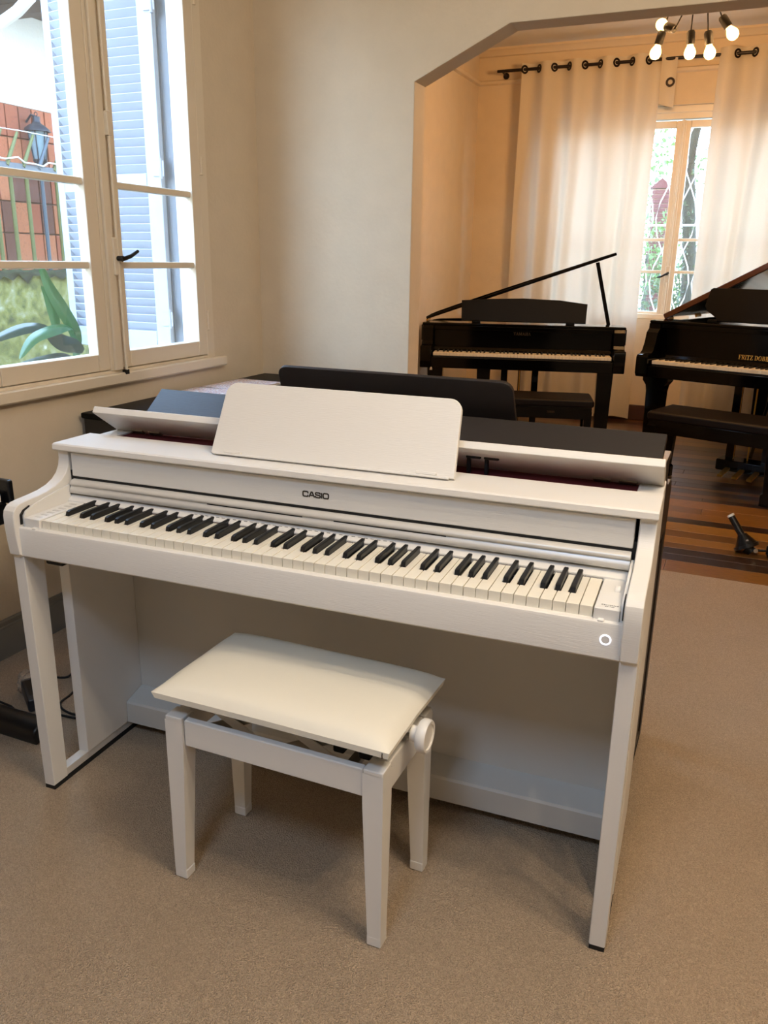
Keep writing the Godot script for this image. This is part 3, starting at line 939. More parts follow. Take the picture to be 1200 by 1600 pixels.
func console_piano(called: String, label: String, wood: Material, wood_up: Material, trim: Material, panel: Material, block: Material, where: Vector3, turn: float, flap_deg: float) -> Node3D:
	var o := thing(called, label, "piano", where, turn)
	var W := 0.697
	var arm := P([-0.43, 0.85, -0.16, 0.85, -0.16, 0.828, -0.156, 0.812, -0.146, 0.796, -0.130, 0.783, -0.109, 0.7735, -0.08, 0.767, -0.05, 0.764, -0.017, 0.762, 0.004, 0.760, 0.017, 0.755, 0.0255, 0.746, 0.0285, 0.735, 0.0285, 0.71, 0.0265, 0.68, 0.0225, 0.642, 0.015, 0.636, -0.43, 0.62])
	for s in [-1.0, 1.0]:
		var x0 := -W if s < 0 else 0.665
		part("side_arm", sh().prism(arm, x0, x0 + 0.032, "x", 0.003, 25.0), wood, o)
		part("side_panel", box(V(x0, 0.032, -0.43), V(x0 + 0.032, 0.625, -0.125), 0.002), wood_up, o)
		var l := part("leg", sh().prism(P([0.002, 0.012, 0.012, 0.637, -0.05, 0.637, -0.046, 0.012]), x0, x0 + 0.032, "x", 0.002), wood_up, o)
		part("base_rail", box(V(x0 + 0.002, 0.012, -0.43), V(x0 + 0.030, 0.034, -0.03), 0.002), trim, o)
		part("foot_strip", box(V(x0 + 0.001, 0.0, -0.43), V(x0 + 0.031, 0.012, 0.001)), M.rubber, o)
		# inner cheek inside the arm: a lower quarter-round block
		var ck := P([-0.15, 0.768, -0.115, 0.764, -0.07, 0.757, -0.03, 0.749, -0.004, 0.741, 0.004, 0.730, 0.004, 0.705, -0.15, 0.705])
		part("cheek", sh().prism(ck, x0 + 0.033 if s < 0 else x0 - 0.007, x0 + 0.039 if s < 0 else x0 - 0.001, "x", 0.001), wood, o)
		part("fallboard_slot", sh().prism(P([-0.02, 0.750, 0.0, 0.744, 0.010, 0.735, 0.011, 0.712, 0.006, 0.712, 0.004, 0.732, -0.004, 0.741, -0.02, 0.747]), x0 + 0.0325 if s < 0 else x0 - 0.003, x0 + 0.035 if s < 0 else x0 - 0.0005, "x"), M.slot, o)
		# end block beside the keys
		var b0 := -0.6575 if s < 0 else 0.613
		part("end_block", box(V(b0, 0.700, -0.142), V(b0 + 0.0445, 0.7275, 0.006), 0.002), block, o)
		part("latch_peg", box(V(b0 + (0.026 if s < 0 else 0.008), 0.703, 0.004), V(b0 + (0.038 if s < 0 else 0.02), 0.709, 0.014), 0.002), block, o)
	part("front_rail", sh().prism(P([0.016, 0.700, 0.0145, 0.7045, 0.011, 0.706, -0.03, 0.706, -0.03, 0.66, -0.04, 0.64, -0.02, 0.633, 0.012, 0.635, 0.016, 0.639]), -0.6655, 0.6655, "x", 0.001, 20.0), wood, o)
	part("key_bed", box(V(-0.664, 0.645, -0.42), V(0.664, 0.698, -0.02)), wood, o)
	var kb := part("key_frame", box(V(-0.612, 0.695, -0.15), V(0.612, 0.701, -0.006)), M.slot, o)
	keyboard(kb, 0.7255)
	part("key_felt", box(V(-0.612, 0.7245, -0.143), V(0.612, 0.7285, -0.139)), M.felt, o)
	# music strip with printed marks, moulded fallboard front and dark gaps
	part("key_strip", sh().prism(P([-0.139, 0.722, -0.139, 0.731, -0.154, 0.742, -0.165, 0.742, -0.165, 0.722]), -0.664, 0.664, "x", 0.001, 10.0), block, o)
	part("gap", box(V(-0.664, 0.738, -0.19), V(0.664, 0.80, -0.163)), M.slot, o)
	var fb := part("fallboard", sh().prism(P([-0.152, 0.7455, -0.146, 0.7475, -0.144, 0.753, -0.145, 0.759, -0.149, 0.7635, -0.150, 0.766, -0.147, 0.7675, -0.146, 0.772, -0.150, 0.777, -0.158, 0.780, -0.165, 0.780, -0.165, 0.7455]), -0.657, 0.657, "x", 0.0015, 55.0), trim, o)
	for sl in [[-0.27, -0.03], [0.045, 0.295]]:
		part("speaker_slot", box(V(sl[0], 0.7642, -0.1495), V(sl[1], 0.7662, -0.1485)), M.slot, fb)
	part("upper_panel", box(V(-0.658, 0.7865, -0.18), V(0.658, 0.845, -0.16), 0.002), wood, o)
	# top: fixed front board, open sound well lined with felt, two raised flaps
	part("lid", sh().prism(P([-0.28, 0.85, -0.28, 0.867, -0.150, 0.867, -0.146, 0.864, -0.145, 0.853, -0.148, 0.85]), -W - 0.002, W + 0.002, "x", 0.002, 20.0), wood, o)
	part("well_rim", sh().box(V(-0.697, 0.846, -0.43), V(-0.645, 0.858, -0.28), 0.002).box(V(0.645, 0.846, -0.43), V(0.697, 0.858, -0.28), 0.002).box(V(-0.697, 0.830, -0.43), V(0.697, 0.853, -0.392), 0.002), wood, o)
	part("well_felt", box(V(-0.645, 0.835, -0.391), V(0.645, 0.8535, -0.275)), M.felt, o)
	for s in [[-0.695, -0.012], [-0.008, 0.695]]:
		var fp := part("flap", box(V(s[0], 0.0, 0.0), V(s[1], 0.018, 0.115), 0.002), wood, o)
		fp.position = V(0, 0.854, -0.386)
		fp.rotation.x = deg_to_rad(-flap_deg)
		for x in [s[0] + 0.10, s[1] - 0.10]:
			part("hinge", sh().box(V(x - 0.045, -0.004, 0.002), V(x - 0.008, 0.001, 0.02), 0.001).box(V(x + 0.008, -0.004, 0.002), V(x + 0.045, 0.001, 0.02), 0.001), M.steel, fp)
	for x in [-0.325, -0.285, 0.285, 0.325]:
		part("flap_stay", sh().box(V(x - 0.004, 0.842, -0.345), V(x + 0.004, 0.897, -0.335), 0.001).box(V(x - 0.004, 0.889, -0.345), V(x + 0.030, 0.897, -0.325), 0.002).box(V(x - 0.03, 0.842, -0.35), V(x + 0.006, 0.850, -0.33), 0.001), M.rubber, o)
	# below: back panel, kick board
	part("back_panel", box(V(-0.664, 0.035, -0.38), V(0.664, 0.64, -0.36)), panel, o)
	part("kick_board", sh().prism(P([-0.36, 0.034, -0.288, 0.034, -0.288, 0.093, -0.292, 0.099, -0.36, 0.116]), -0.664, 0.664, "x", 0.001, 10.0), panel, o)
	part("rear_cover", box(V(-0.665, 0.62, -0.43), V(0.665, 0.845, -0.412)), panel, o)
	part("headphone_box", box(V(-0.63, 0.612, -0.06), V(-0.58, 0.634, -0.015), 0.004), M.rubber, o)
	return o


func music_stand(o: Node3D, half: float, wood: Material, bottom: Vector2, top: Vector2) -> void:
	# the board in its own plane: x across, y up the slope
	var h := (top - bottom).length()
	var r := 0.028
	var pts := PackedVector2Array([Vector2(-half, 0), Vector2(half, 0)])
	for k in 7:
		var a := PI / 2 * k / 6.0
		pts.append(Vector2(half - r - 0.009 + r * cos(a), h - r + r * sin(a)))
	for k in 7:
		var a := PI / 2 + PI / 2 * k / 6.0
		pts.append(Vector2(-half + r + 0.005 + r * cos(a), h - r + r * sin(a)))
	var s := part("music_stand", sh().prism(pts, -0.012, 0.0, "z", 0.002), wood, o, V(0, bottom.y, bottom.x))
	s.rotation.x = -atan2(bottom.x - top.x, top.y - bottom.y)
	for x in [-half + 0.06, half - 0.06]:
		part("stand_clip", box(V(x - 0.022, 0.002, 0.0), V(x + 0.022, 0.008, 0.008), 0.001), wood, s)
	part("ledge", box(V(-half + 0.01, -0.003, 0.0), V(half - 0.01, 0.002, 0.008), 0.001), wood, s)


func build_white_piano() -> void:
	var o := console_piano("digital_piano", "white digital piano with open lid flaps and bare music stand, in the foreground", M.white_wood, M.white_wood_up, M.white_satin, M.white_flat, M.white_smooth, V(0, 0, 0), TURN, 34.0)
	music_stand(o, 0.291, M.white_wood, Vector2(-0.205, 0.871), Vector2(-0.285, 1.0235))
	var up := o.get_node("upper_panel")
	# the wide squarish letters of the maker's mark, as strokes; heights and widths in units of the cap height
	var strokes := [
		[0.0, [[1.10, 0.72], [1.06, 0.93], [0.92, 1.0], [0.22, 1.0], [0.04, 0.90], [0.0, 0.70], [0.0, 0.30], [0.04, 0.10], [0.22, 0.0], [0.92, 0.0], [1.06, 0.07], [1.10, 0.28]]],
		[1.38, [[0.0, 0.0], [0.46, 1.0], [0.66, 1.0], [1.14, 0.0]]], [1.38, [[0.24, 0.30], [0.90, 0.30]]],
		[2.76, [[1.02, 0.76], [0.98, 0.94], [0.84, 1.0], [0.20, 1.0], [0.04, 0.93], [0.0, 0.76], [0.06, 0.60], [0.22, 0.54], [0.84, 0.48], [1.0, 0.40], [1.04, 0.25], [1.0, 0.08], [0.84, 0.0], [0.20, 0.0], [0.04, 0.06], [0.0, 0.24]]],
		[4.12, [[0.0, 0.0], [0.0, 1.0]]],
		[4.46, [[0.22, 0.0], [0.06, 0.08], [0.0, 0.30], [0.0, 0.70], [0.06, 0.92], [0.22, 1.0], [0.92, 1.0], [1.08, 0.92], [1.14, 0.70], [1.14, 0.30], [1.08, 0.08], [0.92, 0.0], [0.22, 0.0]]]]
	var lg := sh()
	var cap := 0.0108
	for q in strokes:
		var pts: Array = q[1]
		for i in pts.size() - 1:
			var a := V(-0.0325 + (q[0] + pts[i][0]) * cap, 0.8095 + pts[i][1] * cap, -0.1597)
			var b := V(-0.0325 + (q[0] + pts[i + 1][0]) * cap, 0.8095 + pts[i + 1][1] * cap, -0.1597)
			var d := (b - a).normalized() * 0.0007
			lg.bar(a - d, b + d, 0.0029, 0.0007, Vector3.BACK)
	part("logo", lg, M.ink, up)
	# glowing ring of the power button
	var b := part("power_button", sh().at(Transform3D(Basis(Vector3.RIGHT, PI / 2), V(0.6385, 0.674, 0.0155))).lathe([Vector2(0, 0), Vector2(0.007, 0), Vector2(0.007, 0.0012), Vector2(0, 0.0012)], 24), M.white_satin, o)
	part("glow_ring_light", sh().at(Transform3D(Basis(Vector3.RIGHT, PI / 2), V(0.6385, 0.674, 0.0158))).lathe([Vector2(0.0075, 0), Vector2(0.0100, 0), Vector2(0.0100, 0.0014), Vector2(0.0075, 0.0014), Vector2(0.0075, 0)], 32), M.ring, b)
	var rl := OmniLight3D.new()
	rl.name = "ring_glow"
	rl.position = V(0.6385, 0.674, 0.022)
	rl.light_energy = 0.00002
	rl.light_color = Color(0.93, 0.94, 1.0)
	rl.light_size = 0.008
	rl.omni_range = 6.0
	rl.omni_attenuation = 2.0
	rl.shadow_enabled = true
	o.add_child(rl)
	var marks := sh()
	for k in 34:
		var x := -0.30 + k * 0.0145
		marks.xf = Transform3D(Basis(Vector3.RIGHT, deg_to_rad(-54)), V(x, 0.7375, -0.1472))
		marks.box(V(-0.004, -0.0006, 0), V(0.004, 0.0006, 0.0006))
	marks.xf = Transform3D()
	part("printed_marks", marks, M.mark, o).set_meta("kind", "stuff")
	var eb := o.get_node("end_block2") if o.has_node("end_block2") else o.get_node("end_block")
	var flat := Basis(Vector3.RIGHT, -PI / 2)
	text_part("lettering", "CELVIANO", "Droid Sans", 700, 0.0035, 0.030, M.mark, eb, Transform3D(flat, V(0.6385, 0.7275, -0.0115)))
	text_part("lettering", "AP-750", "Droid Sans", 400, 0.0032, 0.016, M.mark, eb, Transform3D(flat, V(0.6385, 0.7275, -0.0045)))
	var wheel := part("volume_wheel", sh().at(Transform3D(Basis(Vector3.BACK, PI / 2), V(0.644, 0.7262, -0.088))).lathe([Vector2(0, -0.005), Vector2(0.009, -0.005), Vector2(0.010, -0.003), Vector2(0.010, 0.003), Vector2(0.009, 0.005), Vector2(0, 0.005)], 20), M.white_smooth, eb)
	# pale touch buttons on the left block
	var lb := o.get_node("end_block")
	for k in 7:
		part("touch_button", box(V(-0.640, 0.7272, -0.128 + k * 0.0185), V(-0.622, 0.7282, -0.120 + k * 0.0185), 0.0004), M.white_satin, lb)


func build_bench() -> void:
	var o := thing("piano_bench", "white piano bench with padded cream seat and round side knob", "bench", V(0, 0, 0), 0.0)
	# placed in the white piano's axes
	o.position = V(0.0445, 0, 0.019).rotated(Vector3.UP, TURN)
	o.rotation.y = 0.004
	var hx := 0.245
	var hz := 0.131
	for sx in [-1.0, 1.0]:
		for sz in [-1.0, 1.0]:
			# square leg, tapering towards the foot on its inner faces
			var s := sh()
			var ox: float = hx * sx
			var oz: float = hz * sz
			var rings := []
			for q in [[0.022, 0.029], [0.325, 0.042], [0.392, 0.042]]:
				var ix: float = ox - sx * q[1]
				var iz: float = oz - sz * q[1]
				rings.append([V(ox, q[0], oz), V(ix, q[0], oz), V(ix, q[0], iz), V(ox, q[0], iz)])
			for i in 2:
				for k in 4:
					var l := (k + 1) % 4
					var c: Vector3 = (rings[i][0] + rings[i][2]) * 0.5
					var nn: Vector3 = (rings[i][l] - rings[i][k]).cross(rings[i + 1][k] - rings[i][k]).normalized()
					if nn.dot((rings[i][k] + rings[i][l]) * 0.5 - c) < 0:
						nn = -nn
					s.quad(rings[i][k], rings[i][l], rings[i + 1][l], rings[i + 1][k], nn)
			s.quad(rings[0][0], rings[0][1], rings[0][2], rings[0][3], Vector3.DOWN)
			s.box(V(minf(ox, ox - sx * 0.042), 0.388, minf(oz, oz - sz * 0.042)), V(maxf(ox, ox - sx * 0.042), 0.4005, maxf(oz, oz - sz * 0.042)), 0.003)
			var lg := part("leg", s, M.white_smooth, o)
			part("foot_cap", box(V(minf(ox + sx * 0.001, ox - sx * 0.031), 0, minf(oz + sz * 0.001, oz - sz * 0.031)), V(maxf(ox + sx * 0.001, ox - sx * 0.031), 0.024, maxf(oz + sz * 0.001, oz - sz * 0.031)), 0.003), M.white_smooth, lg)
	for sz in [-1.0, 1.0]:
		var z0: float = hz * sz - sz * 0.004
		part("apron", box(V(-hx + 0.0425, 0.335, minf(z0, z0 - sz * 0.018)), V(hx - 0.0425, 0.397, maxf(z0, z0 - sz * 0.018)), 0.004), M.white_smooth, o)
	for sx in [-1.0, 1.0]:
		var x0: float = hx * sx - sx * 0.003
		part("side_apron", box(V(minf(x0, x0 - sx * 0.03), 0.335, -hz + 0.0425), V(maxf(x0, x0 - sx * 0.03), 0.399, hz - 0.0425), 0.004), M.white_smooth, o)
	# lifting mechanism: crossed arms on two shafts
	for z in [-0.075, 0.075]:
		for x in [-0.11, 0.07]:
			part("scissor_arm", sh().bar(V(x - 0.085, 0.345, z), V(x + 0.075, 0.425, z), 0.004, 0.022, Vector3.UP, 0.001), M.steel, o)
			part("scissor_arm", sh().bar(V(x + 0.085, 0.345, z + 0.006), V(x - 0.075, 0.425, z + 0.006), 0.004, 0.022, Vector3.UP, 0.001), M.white_smooth, o)
	part("screw_shaft", sh().tube([V(-0.20, 0.38, 0.0), V(0.27, 0.415, 0.012)], 0.006), M.steel, o)
	for x in [-0.15, 0.155]:
		part("cross_bar", box(V(x - 0.012, 0.352, -0.105), V(x + 0.012, 0.366, 0.105), 0.002), M.steel, o)
	for x in [0.13, 0.185]:
		part("rubber_stop", box(V(x - 0.012, 0.385, 0.06), V(x + 0.012, 0.40, 0.085), 0.003), M.rubber, o)
	part("seat_board", box(V(-0.235, 0.430, -0.135), V(0.235, 0.441, 0.125)), M.steel, o)
	# padded seat: pillow with pinched edges
	var A := 0.262
	var B := 0.152
	var g := []
	var gb := []
	for i in 41:
		var u := -1.0 + i / 20.0
		var row := []
		var rb := []
		for j in 29:
			var w := -1.0 + j / 14.0
			var eu := 1.0 - pow(absf(u), 5.0)
			var ew := 1.0 - pow(absf(w), 3.4)
			var y := 0.457 + 0.027 * pow(maxf(eu * ew, 0.0), 0.45)
			var pinch := 1.0 - 0.012 * (1.0 - absf(u * w))
			row.append(V(u * A * pinch, y, -0.006 + w * B * pinch))
			rb.append(V(u * (A - 0.004) * pinch, 0.440 if absf(u) < 1.0 and absf(w) < 1.0 else 0.442, -0.006 + w * (B - 0.004) * pinch))
		g.append(row)
		gb.append(rb)
	var s := sh().grid(g, true)
	s.grid(gb)
	var rim := []
	for e in [0, 1]:
		var src: Array = g if e == 0 else gb
		var loop := []
		for i in 41:
			loop.append(src[i][0])
		for j in range(1, 29):
			loop.append(src[40][j])
		for i in range(39, -1, -1):
			loop.append(src[i][28])
		for j in range(27, -1, -1):
			loop.append(src[0][j])
		rim.append(loop)
	for k in rim[0].size() - 1:
		var a: Vector3 = rim[0][k]
		var b: Vector3 = rim[0][k + 1]
		var out := ((a + b) * 0.5 - V(0, 0.44, 0))
		out.y = 0
		var nn := (b - a).cross(Vector3.UP).normalized()
		if nn.dot(out) < 0:
			nn = -nn
		s.quad(a, b, rim[1][k + 1], rim[1][k], nn)
	var seat := part("seat", s, M.leather, o)
	part("corner_seam", sh().tube([V(A - 0.014, 0.455, B - 0.0075), V(A - 0.014, 0.449, B - 0.0065), V(A - 0.014, 0.443, B - 0.0075)], 0.0010, 6), M.ink, seat)
	# knob on the right
	var kx := 0.262
	var kb := Transform3D(Basis(Vector3.BACK, -PI / 2), V(kx, 0.425, 0.017))
	var k := part("knob", sh().at(kb).lathe([Vector2(0.0, -0.006), Vector2(0.016, -0.006), Vector2(0.016, 0.010), Vector2(0.030, 0.010), Vector2(0.0335, 0.014), Vector2(0.0335, 0.026), Vector2(0.031, 0.030), Vector2(0.026, 0.030), Vector2(0.0245, 0.027), Vector2(0.0, 0.027)], 32), M.white_smooth, o)


func build_dark_pianos() -> void:
	# back to back with the white piano
	var c := V(0.002, 0, -0.876).rotated(Vector3.UP, TURN)
	var o := console_piano("digital_piano", "dark brown digital piano standing back to back behind the white one", M.dark_wood, M.dark_wood, M.dark_smooth, M.dark_smooth, M.dark_smooth, c, PI + 0.002, 37.0)
	music_stand(o, 0.334, M.dark_wood, Vector2(-0.205, 0.871), Vector2(-0.272, 1.026))
	# slim console along the window wall, back to the wall
	var p := thing("console_piano", "black slim console piano along the window wall with magazines on its lid", "piano", V(LEFT + 0.02, 0, -1.50), PI / 2)
	# own axes: x along its length, z out from the wall
	var hw := 0.61
	part("lid", box(V(-hw - 0.01, 0.745, 0.0), V(hw + 0.01, 0.765, 0.30), 0.004), M.satin_black, p)
	part("case", box(V(-hw, 0.60, 0.004), V(hw, 0.745, 0.285), 0.003), M.dark_smooth, p)
	part("front_rail", box(V(-hw, 0.60, 0.285), V(hw, 0.66, 0.40), 0.005), M.dark_smooth, p)
	part("fallboard", sh().prism(P([0.285, 0.745, 0.30, 0.745, 0.40, 0.69, 0.40, 0.66, 0.285, 0.66]), -hw + 0.02, hw - 0.02, "x", 0.003), M.satin_black, p)
	for s in [-1.0, 1.0]:
		part("side_panel", box(V(s * (hw - 0.01) - 0.01, 0.0, 0.02), V(s * (hw - 0.01) + 0.01, 0.60, 0.28), 0.002), M.dark_smooth, p)
		part("leg", box(V(s * (hw - 0.03) - 0.018, 0.0, 0.36), V(s * (hw - 0.03) + 0.018, 0.60, 0.395), 0.002), M.dark_smooth, p)
		part("foot_rail", box(V(s * (hw - 0.015) - 0.014, 0.0, 0.02), V(s * (hw - 0.015) + 0.014, 0.03, 0.40), 0.002), M.dark_smooth, p)
	part("back_panel", box(V(-hw + 0.02, 0.15, 0.03), V(hw - 0.02, 0.60, 0.045)), M.dark_smooth, p)
	# magazines on its lid
	var specs := [
		["glossy magazine with pale purple cover, nearest on the console piano", V(-1.205, 0.765, -1.40), 0.10],
		["glossy magazine lying farther back beside the other on the console piano", V(-1.20, 0.765, -1.70), -0.06]]
	for s in specs:
		var m := thing("magazine", s[0], "magazine", s[1], s[2], "magazines on the console piano")
		part("pages", box(V(-0.108, 0.0008, -0.142), V(0.108, 0.0075, 0.142), 0.001), M.paper, m)
		part("cover", sh().box(V(-0.110, 0.0075, -0.144), V(0.110, 0.0085, 0.144)).box(V(-0.110, 0, -0.144), V(0.110, 0.0008, 0.144)), M.magazine, m)
	# black keyboard whose end shows at the left edge
	var k := thing("stage_piano", "black stage piano on a stand, only its end showing at the left edge", "keyboard", V(-1.035, -0.03, -0.285), PI / 2)
	# own axes: x along the keyboard (towards -z of the room at positive x), front towards +z = room +x
	part("body", box(V(-1.28, 0.665, -0.30), V(-0.02, 0.725, -0.16), 0.006), M.black_plastic, k)
	part("key_bed", box(V(-1.28, 0.60, -0.29), V(-0.012, 0.665, -0.02), 0.006), M.black_plastic, k)
	for x in [-1.30, -0.022]:
		part("end_cheek", box(V(x, 0.66, -0.31), V(x + 0.022, 0.728, 0.0), 0.006), M.black_plastic, k)
	var kf := part("key_frame", box(V(-1.26, 0.664, -0.16), V(-0.04, 0.670, -0.012)), M.slot, k)
	var keys := Node3D.new()
	keys.name = "keys"
	k.add_child(keys)
	keys.position = V(-0.65, 0, -0.012)
	for i in 52:
		part("white_key", box(V(-0.611 + i * 0.0235 + 0.0006, 0.670, -0.145), V(-0.611 + (i + 1) * 0.0235 - 0.0006, 0.692, 0), 0.001), M.ivory, keys)
	part("stand_panel", box(V(-1.20, 0.02, -0.18), V(-1.17, 0.60, -0.02), 0.003), M.black_plastic, k)
	part("stand_panel", box(V(-0.16, 0.30, -0.30), V(-0.13, 0.60, -0.20), 0.003), M.black_plastic, k)
	part("stand_leg", sh().bar(V(-0.20, 0.32, -0.26), V(-0.42, 0.0, -0.26), 0.05, 0.03, Vector3.UP, 0.003), M.black_plastic, k)


func build_floor_things() -> void:
	# pedal unit: a long low black bar on the floor
	var p := thing("pedal_unit", "black three-pedal unit on the carpet at the left edge", "pedal", V(0, 0, 0), 0.0)
	part("housing", sh().prism(P([-0.165, 0.0, -0.165, 0.045, -0.150, 0.056, -0.125, 0.060, -0.105, 0.057, -0.092, 0.048, -0.088, 0.036, -0.100, 0.0]), -1.30, -0.852, "x", 0.010, 50.0), M.black_plastic, p)
	for x in [-1.235, -1.165, -1.095]:
		part("pedal", sh().prism(P([-0.10, 0.022, 0.0, 0.014, 0.012, 0.019, 0.004, 0.026, -0.10, 0.036]), x - 0.018, x + 0.018, "x", 0.003), M.chrome, p)
	part("cable", sh().tube([V(-1.20, 0.03, -0.16), V(-1.19, 0.012, -0.22), V(-1.08, 0.006, -0.215), V(-0.97, 0.006, -0.175), V(-0.90, 0.006, -0.18), V(-0.84, 0.006, -0.17)], 0.0035, 6), M.rubber, p)
	# two power adapters, each half in its plastic bag
	for q in [
		["power_adapter", "grey power adapter brick in a clear bag, nearest the pedal unit", V(-1.055, 0, -0.285), 0.62],
		["power_adapter", "grey power adapter brick in a clear bag, behind the left piano leg", V(-1.035, 0, -0.485), 0.75]]:
		var a := thing(q[0], q[1], "adapter", q[2], -q[3], "power adapters on the carpet")
		part("brick", box(V(-0.07, 0.001, -0.03), V(0.08, 0.042, 0.03), 0.005), M.plastic_grey, a)
		part("label_plate", box(V(-0.05, 0.042, -0.02), V(0.05, 0.0425, 0.02)), M.black_plastic, a)
		var bag := []
		for i in 9:
			var t := i / 8.0
			var row := []
			for j in 15:
				var ang := TAU * j / 14.0
				var r := lerpf(0.040, 0.014, pow(t, 1.4)) * (1.0 + rng.randf_range(-0.15, 0.22))
				row.append(V(-0.03 - t * 0.11, maxf(0.002, 0.026 + sin(ang) * r * 0.75), cos(ang) * r * (1.0 + 0.8 * t * t)))
			row[14] = row[0]
			bag.append(row)
		part("plastic_bag", sh().grid(bag), M.poly, a)
	var c := thing("power_cable", "thin black cable looping over the carpet behind the left piano leg", "cable")
	var pts := [V(-1.13, 0.006, -0.40), V(-1.06, 0.006, -0.43), V(-1.075, 0.05, -0.50), V(-1.02, 0.085, -0.50), V(-0.975, 0.05, -0.45), V(-0.975, 0.006, -0.36), V(-0.96, 0.006, -0.29), V(-0.90, 0.006, -0.26), V(-0.80, 0.006, -0.27), V(-0.72, 0.006, -0.29)]
	var cu := Curve3D.new()
	for i in pts.size():
		var t: Vector3 = (pts[mini(i + 1, pts.size() - 1)] - pts[maxi(i - 1, 0)]) * 0.2
		cu.add_point(pts[i], -t, t)
	var path := []
	for i in 61:
		path.append(cu.sample_baked(cu.get_baked_length() * i / 60.0, true))
	part("cord", sh().tube(path, 0.0035, 6), M.rubber, c)
	part("cord_tail", sh().tube([V(-0.96, 0.006, -0.29), V(-0.95, 0.006, -0.235), V(-0.86, 0.006, -0.245), V(-0.72, 0.006, -0.29)], 0.0035, 6), M.rubber, c)
	# folded foot of a music or microphone stand at the right edge
	var st := thing("stand_foot", "black tubular stand foot with a flared joint on the planks at the right edge", "stand", V(0.905, 0, -2.70))
	part("leg_tube", sh().tube([V(-0.068, 0.160, -0.035), V(-0.01, 0.080, -0.01)], 0.0165, 12), M.black_plastic, st)
	part("leg_tip", sh().tube([V(-0.074, 0.168, -0.038), V(-0.068, 0.160, -0.035)], 0.0170, 12), M.paper, st)
	part("clutch", sh().tube([V(-0.012, 0.088, -0.011), V(0.012, 0.042, 0.0)], 0.020, 12, 0.05).tube([V(0.012, 0.042, 0.0), V(0.019, 0.028, 0.004)], 0.056, 14), M.black_plastic, st)
	part("hub", sh().tube([V(0.018, 0.03, 0.004), V(0.04, 0.012, 0.008)], 0.03, 12, 0.022), M.black_metal, st)
	part("screw", sh().tube([V(0.012, 0.07, 0.02), V(0.014, 0.072, 0.032)], 0.006, 10).tube([V(0.05, 0.03, 0.03), V(0.056, 0.032, 0.045)], 0.011, 10), M.chrome, st)
	part("stay", sh().tube([V(0.03, 0.02, 0.01), V(0.13, 0.035, 0.02), V(0.22, 0.04, 0.02)], 0.006, 8), M.black_metal, st)
	part("stay_joint", sh().tube([V(0.115, 0.012, 0.03), V(0.125, 0.015, 0.05)], 0.012, 10).box(V(0.10, 0.01, 0.0), V(0.15, 0.06, 0.03), 0.006), M.black_metal, st)
	part("upright", sh().tube([V(0.16, 0.0, 0.0), V(0.155, 0.5, -0.02)], 0.014, 12), M.black_plastic, st)


